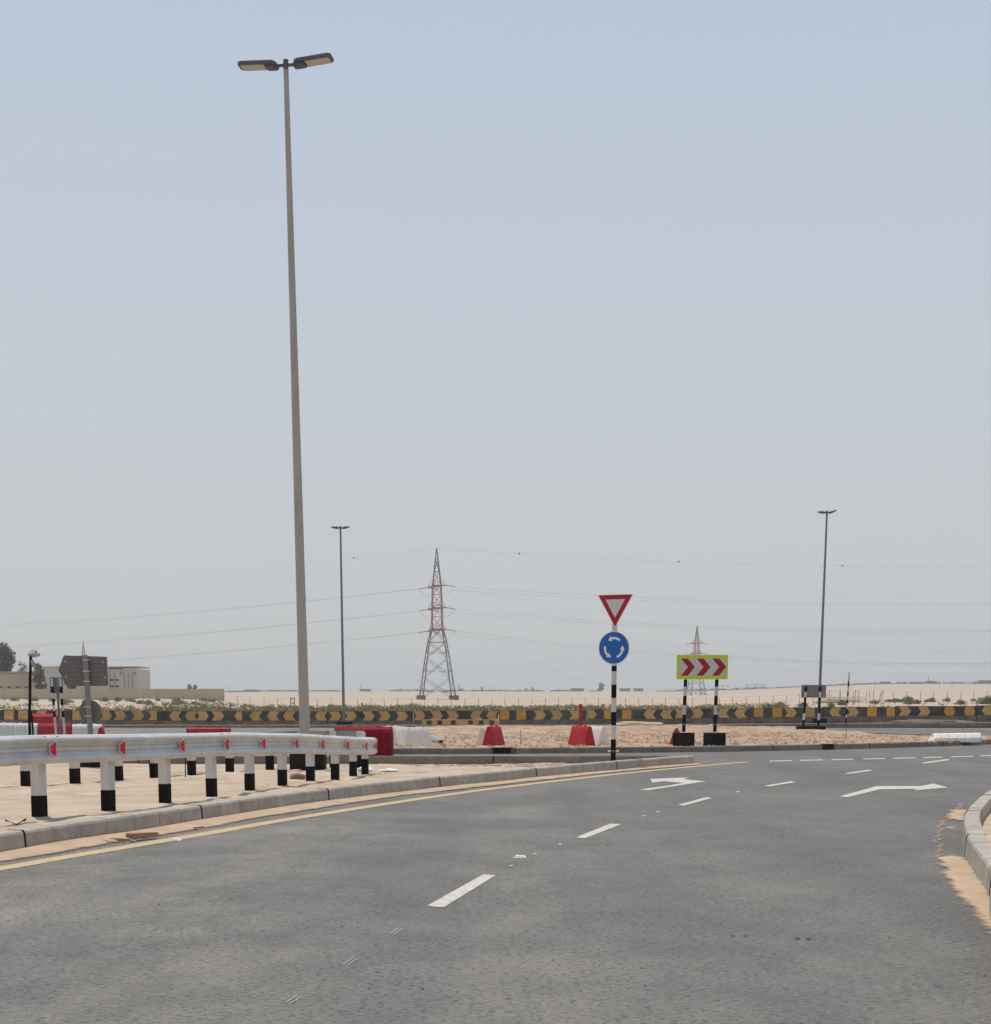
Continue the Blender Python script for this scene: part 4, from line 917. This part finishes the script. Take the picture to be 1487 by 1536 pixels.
# low striped blocks in front
lowy = 92.5; lx0, lx1 = X_at(633, lowy), X_at(748, lowy)
lr = thing('low_barrier', 'low yellow and black striped blocks lying before the tall barriers', 'concrete barrier', ((lx0 + lx1) / 2, lowy, .12))
Ls = lx1 - lx0; mb = MB(); mb.prismx([(-.2, -.05), (-.17, .30), (.17, .30), (.2, -.05)], -Ls / 2, Ls / 2); mb.build('block_body', M_BARY, lr, bevel=.01)
for s_ in (644, 660, 680, 706, 722, 738):
    MB().box((X_at(s_, lowy) - lr.location.x, -.195, .15), (.26, .03, .23), rx=R(-5)).build('black_stripe', M_BARK, lr)
# white dashes on the far carriageway (right)
for i, hx in enumerate((1245, 1275, 1300, 1322, 1346, 1365, 1384, 1402, 1420, 1438, 1460, 1482)):
    if i < 4: continue
    Y = 88.6; p = Vector((X_at(hx, Y), Y, .004)); k = MB(); k.add([(-.24, -.16, 0), (.24, -.16, 0), (.24, .16, 0), (-.24, .16, 0)], [(0, 1, 2, 3)])
    tag(k.build('far_lane_dash', M_WPAINT, loc=p), ORD[i - 4] + ' white dash from the left on the far road at right', 'road marking', 'white dashes on the far road')

# ------------------------------------------------------------------ shrubs, fence, wall, building
def leafy(k, c, rx, rz, N, ls, rs, shell=.35):
    for _ in range(N):
        while True:
            p = Vector((rs.uniform(-1, 1), rs.uniform(-1, 1), rs.uniform(-.75, 1)))
            if shell < p.length < 1: break
        q = Vector(c) + Vector((p.x * rx, p.y * rx, p.z * rz)); d = Vector((rs.uniform(-1, 1), rs.uniform(-1, 1), rs.uniform(-.4, 1))).normalized() * ls * rs.uniform(.5, 1.2)
        e_ = d.cross(Vector((rs.uniform(-1, 1), rs.uniform(-1, 1), .3))).normalized() * ls * .35
        k.add([q - e_, q + e_, q + d + e_ * .2], [(0, 1, 2)])
shr = []
for s_ in range(4):
    rs = random.Random(s_ + 11); k = MB()
    for j in range(5): leafy(k, (rs.uniform(-.6, .6), rs.uniform(-.5, .5), .30 + rs.uniform(-.05, .12)), .5, .42, 45, .26, rs)
    shr.append(k.mesh('shrub', [M_LEAF, M_LEAFB][s_ % 4 == 3]))
def shrub(hx, Y, s_, label, grp):
    X = X_at(hx, Y); o = link('shrub', random.choice(shr), None, (X, Y, ground(X, Y) - .05), random.uniform(0, 6)); o.scale = (s_, s_, s_ * random.uniform(.7, 1.0)); tag(o, label, 'shrub', grp); return o
rsx = [(1150, 210, 1.1), (1172, 240, .9), (1205, 235, 1.0), (1246, 225, .8), (1262, 250, 1.1), (1311, 260, .8), (1335, 290, .9), (1343, 280, 1.0), (1355, 285, .9), (1361, 250, 1.3), (1372, 245, .9), (1391, 300, .8), (1398, 300, .9), (1421, 310, .9), (1442, 230, .9), (1461, 320, .8), (1474, 235, 1.1), (1484, 230, 1.3), (1482, 330, .8)]
for i, (hx, Y, s_) in enumerate(rsx):
    shrub(hx, Y, s_ * 1.15, 'small green shrub on the right desert slope, ' + ORD[i] + ' along from the left', 'scattered shrubs on the right slope')
rl = random.Random(3); ll = []
for i in range(20): ll.append((rl.uniform(2, 330), rl.uniform(290, 375), rl.uniform(.8, 1.5)))
ll.sort()
for i, (hx, Y, s_) in enumerate(ll):
    shrub(hx, Y, s_, 'dry scrub bush on the left embankment, ' + ORD[i] + ' from the left', 'scrub bushes on the left embankment')
# dense low belt behind the barriers
k = MB(); rs = random.Random(21)
for i in range(1500):
    Y = rs.uniform(170, 318); hx = rs.uniform(225, 1180)
    if fbm(hx * .02, Y * .03) < -.35: continue
    if hx > 1090 and rs.random() < .5: continue
    X = X_at(hx, Y); hgt = rs.uniform(.25, .62) * (1.35 if nz(hx * .03, 5) > .2 else 1)
    leafy(k, (X, Y, ground(X, Y) + hgt * .4), rs.uniform(.5, 1.1), hgt, 17, .34, rs, .2)
tag(k.build('green_belt', M_LEAF), 'belt of low green desert plants behind the painted barriers', 'plants', kind='stuff')
k = MB()
for i in range(420):
    Y = rs.uniform(150, 300); hx = rs.uniform(-20, 300); X = X_at(hx, Y); leafy(k, (X, Y, ground(X, Y) + .12), rs.uniform(.4, .9), .3, 11, .3, rs, .2)
for i in range(160):
    Y = rs.uniform(150, 330); hx = rs.uniform(1120, 1500); X = X_at(hx, Y); leafy(k, (X, Y, ground(X, Y) + .06), rs.uniform(.2, .5), .2, 7, .22, rs, .2)
tag(k.build('ground_cover', M_LEAF), 'thin sparse ground plants at the foot of the slopes', 'plants', kind='stuff')

# wire fence
fr = thing('wire_fence', 'long post and wire fence across the desert behind the green belt', 'fence', (0, 330, 0)); pts = []
for i in range(66):
    hx = 215 + i * 20.1; Y = 330 - 25 * smooth(1180, 1500, hx); X = X_at(hx, Y); z_ = ground(X, Y); pts.append(Vector((X, Y - 330, z_)))
pm_ = MB().bar((0, 0, -.1), (0, 0, 1.9), .05, n=5).mesh('fence_post', M_PYL)
for i, p in enumerate(pts):
    o = link('fence_post', pm_, fr, p); o.rotation_euler = (R(random.uniform(-3, 3)), R(random.uniform(-3, 3)), 0)
for j, hz in enumerate((.5, 1.1, 1.8)):
    MB().tube([p + Vector((0, 0, hz)) for p in pts], .008, 3).build('fence_wire', M_WIRE, fr)
# derelict pen on the right
yr = 300; pen = thing('pen_fence', 'leaning fence posts of an old pen on the right slope', 'fence', (X_at(1290, yr), yr, ground(X_at(1290, yr), yr)))
for hx, ln in ((1244, 0), (1260, .0), (1283, 0), (1288, .02), (1306, -.12), (1310, .05), (1318, .3), (1322, .2)):
    X = X_at(hx, yr) - pen.location.x; MB().bar((X, 0, 0), (X + ln * 2.2, 0, 2.3), .05, n=5).build('fence_post', M_PYL, pen)
for hz in (1.0, 2.1): MB().tube([(X_at(1244, yr) - pen.location.x, 0, hz), (X_at(1290, yr) - pen.location.x, 0, hz)], .03, 4).build('fence_wire', M_PYL, pen)
o = add_lump('sand_mound', 5.5, 2.2, M_DES, (X_at(1262, 330), 330, ground(X_at(1262, 330), 330) - .3), None, (1, .7, .32), 3, .25); tag(o, 'rounded sand mound inside the old pen', 'sand mound')
# gate frame by the left of the lamp pole
X = X_at(439, 325); gf = thing('fence_gate', 'small wooden frame standing in the wire fence left of the tall lamp post', 'gate', (X, 325, ground(X, 325)))
for a in (-.35, .35): MB().bar((a, 0, 0), (a, 0, 2.0), .09, n=5).build('gate_post', M_BARKT, gf)
for z_ in (.9, 1.8): MB().bar((-.35, 0, z_), (.35, 0, z_), .08, n=5).build('gate_rail', M_BARKT, gf)

# boundary wall on the left and low building before it
wy = 392
wl_ = thing('boundary_wall', 'long beige boundary wall on top of the left embankment', 'wall', (X_at(0, wy), wy, 0)); xs_ = [X_at(h, wy) for h in range(-60, 337, 33)]
for a, b in zip(xs_, xs_[1:]):
    zc_ = ground((a + b) / 2, wy); zt_ = at_y(100, 1035, wy).z - .0006 * abs(a); MB().box(((a + b) / 2 - wl_.location.x, 0, (zt_ - 1.4) / 2 + .7 + 0), (b - a - .06, .3, zt_ + .6)).build('wall_panel', M_WALL, wl_)
    MB().box((b - wl_.location.x, -.05, zt_ / 2), (.22, .42, zt_ + .2)).build('pier', M_WALL, wl_)
# low beige block at far left
ly = 400; lbz = thing('low_building', 'low beige building above the wall at the left edge', 'building', (X_at(-10, ly), ly, 0))
w_ = X_at(47, ly) - X_at(-70, ly); MB().box((0, 3, at_y(0, 1010, ly).z / 2), (w_, 6, at_y(0, 1010, ly).z)).build('wall', M_WALL, lbz)
MB().box((0, 2.9, at_y(0, 1009, ly).z + .1), (w_ + .4, 6.5, .3)).build('parapet', M_WALL, lbz)
for i in range(9): MB().box((-w_ / 2 + .8 + i * w_ / 9, -.02, at_y(0, 1031, ly).z), (.9, .1, .35)).build('vent_opening', M_GLASS, lbz)
# the big cream building
hy = 470; hb = thing('warehouse', 'cream flat roofed building behind the direction sign', 'building', (X_at(136, hy), hy, 0))
x8 = lambda h: X_at(h, hy) - hb.location.x; z8 = lambda v: at_y(150, v, hy).z
MB().box(((x8(66) + x8(165)) / 2, 9, z8(1001) / 2), (x8(165) - x8(66), 18, z8(1001))).build('wall', M_BLDG, hb)
MB().box(((x8(165) + x8(206)) / 2, 9.5, z8(1003.5) / 2), (x8(206) - x8(165), 18, z8(1003.5))).build('side_wall', M_BLDG, hb)
MB().box(((x8(66) + x8(206)) / 2, 9, z8(1001) + .15), (x8(206) - x8(66) + .5, 18.6, .3)).build('roof_edge', M_BLDG, hb)
for hx in (165, 172.5, 187, 193, 199): MB().box((x8(hx), .42, z8(1022) ), (.14, .12, 4.6)).build('panel_joint', M_BLDG2, hb)
for hx in (167.5, 175.5):
    for v, hh in ((1020, 2.6), (1029.5, 2.6)):
        f_ = MB().box((x8(hx), .45, z8(v)), (1.15, .12, .55)).build('window', M_GLASS, hb); MB().box((x8(hx), .40, z8(v) - .33), (1.3, .2, .08)).build('sill', M_BLDG, f_)
for hx, v in ((79, 1007), (182, 1010), (203.5, 1010)): MB().box((x8(hx), .35, z8(v)), (.5, .2, .5)).build('lamp_fitting', M_SBACK, hb)

# ------------------------------------------------------------------ trees
def tree(hx, Y, ybase, ytop, wpx, label, m=None, dens=1.0, seed=0, name='tree', zb_=None, bushy=False):
    rs = random.Random(seed); X = X_at(hx, Y); zt_ = at_y(hx, ytop, Y).z; zb = at_y(hx, ybase, Y).z if zb_ is None else zb_; H = zt_ - zb; W_ = wpx / (F / math.cos(PITCH) / Y) / 2
    root = thing(name, label, 'tree', (X, Y, zb)); tr = MB(); r0 = max(.12, H * .035)
    tr.bar((0, 0, -.3), (rs.uniform(-.1, .1), 0, H * .45), r0, r0 * .55, n=7)
    for j in range(5):
        a = rs.uniform(0, 6.28); tr.bar((0, 0, H * rs.uniform(.25, .42)), (math.cos(a) * W_ * .55, math.sin(a) * W_ * .55, H * rs.uniform(.55, .85)), r0 * .4, r0 * .15, n=5)
    tr.build('trunk', M_BARKT, root); k = MB(); ls = max(.22, W_ * .16)
    if bushy:
        for j in range(26):
            a = rs.uniform(0, 6.28); zz_ = rs.uniform(.06, .9); rr = rs.uniform(0, .8) * W_ * math.sqrt(max(.05, 1 - ((zz_ - .35) / .68) ** 2))
            leafy(k, (math.cos(a) * rr, math.sin(a) * rr, H * zz_), W_ * rs.uniform(.22, .36), H * rs.uniform(.08, .15), int(55 * dens), max(.3, W_ * .2), rs, .1)
    for j in range(0 if bushy else int(16 * dens)):
        a = rs.uniform(0, 6.28); rr = rs.uniform(0, .72) * W_; zz_ = rs.uniform(.28, .92); taper = 1 - .55 * max(0, zz_ - .4)
        leafy(k, (math.cos(a) * rr * taper, math.sin(a) * rr * taper, H * zz_), W_ * rs.uniform(.22, .42), H * rs.uniform(.07, .14), int(60 * dens), ls, rs, .1)
    k.build('crown', m or M_LEAFD, root); return root
tree(5, 405, 1036, 965, 56, 'tall grey green tree cut by the left picture edge', dens=1.6, seed=1, bushy=True)
tree(-14, 402, 1036, 974, 40, 'green tree mostly outside the left picture edge', dens=1.2, seed=9)
tree(37, 415, 1036, 992, 26, 'thin open tree between the left edge tree and the flood light', dens=.9, seed=2)
tree(60, 397, 1036, 994, 26, 'brownish green tree right behind the wrapped flood light', M_LEAFB, 1.7, seed=3, bushy=True)
tree(109, 399, 1036, 1022, 30, 'low dark green tree below the direction sign board', dens=1.0, seed=4, bushy=True)
tree(83, 400, 1036, 1020, 26, 'low green bush tree behind the narrow sign', M_LEAFB, .9, seed=5)
tree(284.5, 620, 1040, 1026.5, 8.5, 'left one of two round dark trees on the horizon above the wall', dens=.8, seed=6, bushy=True)
tree(293, 620, 1040, 1027.2, 8, 'right one of two round dark trees on the horizon above the wall', dens=.8, seed=7, bushy=True)
FY = 1500
def hz(hx): X = X_at(hx, FY); return ground(X, FY)
tree(902, 1480, 1036.5, 1024.5, 13, 'single rounded tree on the horizon beside the striped sign post', dens=1.0, seed=8, bushy=True)
for i, (hx, yt, w_) in enumerate(((723, 1030.5, 6), (790, 1031.5, 5), (799, 1031, 6))):
    tree(hx, 1490, 1037, yt, w_, ['tiny round tree on the horizon right of the near pylon', 'left tiny tree of the pair on the horizon left of the sign post', 'right tiny tree of the pair on the horizon left of the sign post'][i], dens=.5, seed=20 + i, bushy=True)
k = MB(); rs = random.Random(77)
for a, b, hh in ((335, 512, 1.2), (586, 652, 2.4), (652, 700, 1.6), (704, 770, 1.7), (770, 816, 1.4), (826, 876, 2.2), (884, 900, 1.5), (986, 1020, 1.2), (1010, 1092, 3.0), (1094, 1154, 2.6), (1160, 1200, 1.2), (1238, 1322, 1.6), (1336, 1470, 2.0), (1470, 1560, 2.6), (-60, 60, 3)):
    n_ = int((b - a) * 1.1)
    for i in range(n_):
        hx = rs.uniform(a, b); Y = rs.uniform(1470, 1540); X = X_at(hx, Y); e_ = min(1, (min(hx - a, b - hx) + 2) / 10); leafy(k, (X, Y, ground(X, Y) + hh * .2 * e_), 2.2, max(.35, hh * .62 * e_ * rs.uniform(.3, 1.3)), 12, 1.0, rs, .1)
tag(k.build('distant_tree_line', M_LEAFD), 'dark broken line of scrub along the desert horizon', 'trees', kind='stuff')
# small far buildings
def far_house(a, b, yt, label, flat=True, mast=False, Y=1495):
    X0, X1 = X_at(a, Y), X_at(b, Y); cx = (X0 + X1) / 2; zb = ground(cx, Y) - .5; zt_ = at_y(a, yt, Y).z
    r_ = thing('farm_building', label, 'building', (cx, Y, zb)); MB().box((0, 3, (zt_ - zb) / 2), (X1 - X0, 6, zt_ - zb)).build('wall', M_BLDG2, r_); MB().box((0, 3, zt_ - zb + .15), (X1 - X0 + .8, 6.8, .3)).build('roof', M_BLDG2, r_)
    n_ = max(1, int((X1 - X0) / 5))
    for i in range(n_): MB().box((-(X1 - X0) / 2 + (i + .5) * (X1 - X0) / n_, -.05, (zt_ - zb) * .55), (1.2, .2, 1)).build('window', M_GLASS, r_)
    if mast: MB().bar((-(X1 - X0) * .4, 3, zt_ - zb), (-(X1 - X0) * .4, 3, zt_ - zb + 4.2), .35, n=6).build('mast', M_BLDG2, r_)
    return r_
far_house(540, 556, 1034, 'pale far building with a mast right of the thin lamp post', mast=True)
far_house(857, 876, 1033, 'low dark far building left of the rounded horizon tree')
far_house(930, 946, 1033, 'left of two low dark sheds on the horizon'); far_house(951, 965, 1033, 'right of two low dark sheds on the horizon')
far_house(688, 695, 1033.5, 'tiny far building beside the foot of the near pylon', mast=True)
far_house(368, 386, 1035, 'long low far building left of the tall lamp post')
far_house(1322, 1336, 1023, 'square dark far building right of the marker pole')
far_house(1366, 1384, 1024, 'low far building on the right horizon', Y=1495); far_house(1392, 1404, 1022, 'far building with a mast on the right horizon', mast=True); far_house(1468, 1500, 1021, 'far building at the right picture edge')
# open sheds (thin roofs on posts)
for a, b, yt, lab in ((1120, 1148, 1027.2, 'far open shade roof right of the chevron board'), (1076, 1093, 1028.5, 'small far shade roof directly beside the chevron board post')):
    Y = 1490; X0, X1 = X_at(a, Y), X_at(b, Y); cx = (X0 + X1) / 2; zb = ground(cx, Y); zt_ = at_y(a, yt, Y).z; r_ = thing('shade_roof', lab, 'shed', (cx, Y, zb)); MB().box((0, 2, zt_ - zb), (X1 - X0, 5, .35)).build('roof', M_BLDG2, r_)
    for q_ in (-.45, 0, .45): MB().bar(((X1 - X0) * q_, 0, 0), ((X1 - X0) * q_, 0, zt_ - zb), .22, n=5).build('roof_post', M_BLDG2, r_)

# ------------------------------------------------------------------ pylons
def pylon(hx, Y, ybase, ytop, label, th=.12, yaw=R(9), group='lattice power pylons'):
    X = X_at(hx, Y); zb = at_y(hx, ybase, Y).z; H = at_y(hx, ytop, Y).z - zb; s_ = H / 40.3
    root = thing('power_pylon', label, 'pylon', (X, Y, zb), yaw, group)
    lv = [(0, 4.55), (5.6, 3.75), (11.0, 3.0), (15.2, 2.35), (19, 1.45), (22.0, 1.38), (25.0, 1.30), (28, 1.2), (30.5, 1.12), (34, .72), (37.2, .36), (40.3, .02)]
    lv = [(z * s_, a * s_) for z, a in lv]; cs = ((-1, -1), (1, -1), (1, 1), (-1, 1))
    for q_, (a, b) in enumerate(cs):
        k = MB()
        for (z0, w0), (z1, w1) in zip(lv, lv[1:]):
            k.bar((a * w0, b * w0, z0), (a * w1, b * w1, z1), th * (1.25 if z0 < 19 * s_ else 1.0), n=4, mi=(0 if z0 < 18 * s_ or z0 > 29 * s_ else 1))
        k.build('leg', [M_PYL, M_PYLR], root)
        MB().box((a * lv[0][1], b * lv[0][1], .1 * s_), (1.5 * s_, 1.5 * s_, 1.6 * s_), top=.85).build('footing', M_BARC, root)
    for i, ((z0, w0), (z1, w1)) in enumerate(zip(lv[:-1], lv[1:])):
        k = MB()
        for q_ in range(4):
            a, b = cs[q_], cs[(q_ + 1) % 4]; t_ = th * .62
            k.bar((a[0] * w0, a[1] * w0, z0), (b[0] * w1, b[1] * w1, z1), t_, n=3); k.bar((b[0] * w0, b[1] * w0, z0), (a[0] * w1, a[1] * w1, z1), t_, n=3)
            if i not in (0, 1, 2): k.bar((a[0] * w0, a[1] * w0, z0), (b[0] * w0, b[1] * w0, z0), t_, n=3)
            if i < 3:
                zm_, wm = (z0 * .62 + z1 * .38), w0 + (w1 - w0) * .38
                for c_, d_ in ((a, b), (b, a)): k.bar((c_[0] * wm, c_[1] * wm, zm_), ((c_[0] * .62 + d_[0] * .38) * w0 * 1.0 if c_[0] != d_[0] else c_[0] * w0 * .96, (c_[1] * .62 + d_[1] * .38) * w0 if c_[1] != d_[1] else c_[1] * w0 * .96, z0 + (z1 - z0) * .30), t_ * .8, n=3)
        k.build('bracing', M_PYLW if 4 <= i <= 8 else M_PYL, root)
    tips = []
    for z_ in (18.6, 24.4, 30.3):
        z_ *= s_; w = 1.35 * s_
        for q_ in range(4):
            a, b = cs[q_], cs[(q_ + 1) % 4]
            if q_ == 0: bb_ = MB()
            bb_.bar((a[0] * w, a[1] * w, z_), (b[0] * w, b[1] * w, z_), th * 1.4, n=4)
        bb_.build('red_belt', M_PYLR, root)
        for sy in (-1, 1):
            tip = Vector((sy * -1.9 * s_, sy * 5.2 * s_, z_ - .2 * s_)); k = MB()
            for sx_ in (-1, 1):
                k.bar((sx_ * w, sy * w, z_), tip, th * .9, n=3); k.bar((sx_ * w, sy * w, z_ + 1.5 * s_), tip, th * .6, n=3)
            k.build('cross_arm', M_PYLR, root)
            for sx_ in (-1, 1):
                e_ = tip + Vector((sx_ * 2.4 * s_, 0, -.35 * s_)); kk = MB(); kk.bar(tip, e_, th * .9, n=5); kk.build('insulator', M_PYL, root)
                tips.append((sx_, Matrix.Translation((X, Y, zb)) @ Matrix.Rotation(yaw, 4, 'Z') @ e_))
            lp = [tip + Vector((-2.4 * s_ + 4.8 * s_ * t_, 0, -.35 * s_ - 2.0 * s_ * math.sin(math.pi * t_))) for t_ in [x / 8 for x in range(9)]]
            MB().tube(lp, th * .3, 3).build('jumper_loop', M_WIRE, root)
    return root, tips, Vector((X, Y, zb + H))
P1, T1, top1 = pylon(656.4, 450, 1048, 822, 'large lattice pylon with red middle section, left of the centre', .115)
P2, T2, top2 = pylon(1044, 950, 1044, 938, 'smaller lattice pylon behind the chevron board', .17, R(12))
P3, T3, top3 = pylon(128, 1350, 1044, 962.5, 'tiny pylon tip above the direction sign', .22, R(5))
def wire(a, b, sag, r, label, name='power_line', grp=None, balls=()):
    a = Vector(a); b = Vector(b); O = a.copy(); n_ = 48
    root = thing(name, label, 'power line', O, 0, grp)
    P = [a.lerp(b, t_ / n_) - Vector((0, 0, 4 * sag * (t_ / n_) * (1 - t_ / n_))) - O for t_ in range(n_ + 1)]
    MB().tube(P, r, 4).build('cable', M_WIRE, root)
    for f in balls:
        p = a.lerp(b, f) - Vector((0, 0, 4 * sag * f * (1 - f))) - O; bm = bmesh.new(); bmesh.ops.create_icosphere(bm, subdivisions=2, radius=.24); me = bpy.data.meshes.new('marker_ball'); bm.to_mesh(me); bm.free(); me.materials.append(M_WIRE); link('marker_ball', me, root, p)
lvl = ['lower', 'middle', 'upper']
# left spans: ends far off to the left; y at the frame edge measured in the photograph
yl_ = [(988, 991), (964, 967), (934.5, 938.5)]; 
for i, (s_, p) in enumerate(sorted(T1, key=lambda t: t[0])):
    pass
Lt = [t for t in T1 if t[0] < 0]; Rt = [t for t in T1 if t[0] > 0]
for j in range(3):
    for q_ in range(2):
        e_ = at_y(-260, (1003, 976, 944)[j] + 3 * q_, 760); wire(Lt[j * 2 + q_][1], e_, 3.0, .024, f'{lvl[j]} thin conductor, {["first", "second"][q_]} of its pair, running left from the large pylon', grp='conductors of the large pylon')
        e_ = at_y(1950, (968, 920, 888)[j] + 2.5 * q_, 470); wire(Rt[j * 2 + q_][1], e_, (6.6, 5.2, 3.8)[j], .022, f'{lvl[j]} thin conductor, {["first", "second"][q_]} of its pair, running right from the large pylon', grp='conductors of the large pylon')
el = at_y(-260, 894, 760); wire(top1, el, 3.0, .017, 'thin earth wire with a marker ball left of the large pylon tip', grp='earth wires of the large pylon', balls=(.085,))
er = at_y(1950, 830, 470); wire(top1, er, 4.0, .017, 'thin earth wire with marker balls right of the large pylon tip', grp='earth wires of the large pylon', balls=(.092, .272, .46))
L2 = [t for t in T2 if t[0] < 0]; R2 = [t for t in T2 if t[0] > 0]; R3 = [t for t in T3 if t[0] > 0]
for j in range(3):
    wire(L2[j * 2][1], R3[j * 2][1], 15, .038, f'{lvl[j]} faint line hanging between the two far pylons', grp='lines between the far pylons')
    wire(R2[j * 2][1], at_y(1900, (992, 973, 952)[j], 800), 6, .034, f'{lvl[j]} faint line running right from the far pylon', grp='lines right of the far pylon')

# ------------------------------------------------------------------ haze
HZ = True
if HZ:
    hzm = bpy.data.materials.new('haze_air'); hzm.use_nodes = True; n = hzm.node_tree.nodes; l = hzm.node_tree.links; n.clear()
    o_ = n.new('ShaderNodeOutputMaterial'); v_ = n.new('ShaderNodeVolumePrincipled'); v_.inputs['Color'].default_value = (.985, .985, .97, 1); v_.inputs['Density'].default_value = .00028; v_.inputs['Anisotropy'].default_value = .3
    l.new(v_.outputs[0], o_.inputs['Volume'])
    k = MB(); xw = 12 * (math.exp(130 / 24.5) - 1) + 40
    k.add([(-xw, -110, -10), (xw, -110, -10), (xw, 3660, -10), (-xw, 3660, -10), (-xw, -110, 70), (xw, -110, 70), (xw, 3660, 70), (-xw, 3660, 70)], [(0, 3, 2, 1), (4, 5, 6, 7), (0, 1, 5, 4), (1, 2, 6, 5), (2, 3, 7, 6), (3, 0, 4, 7)])
    tag(k.build('haze', hzm), kind='stuff')
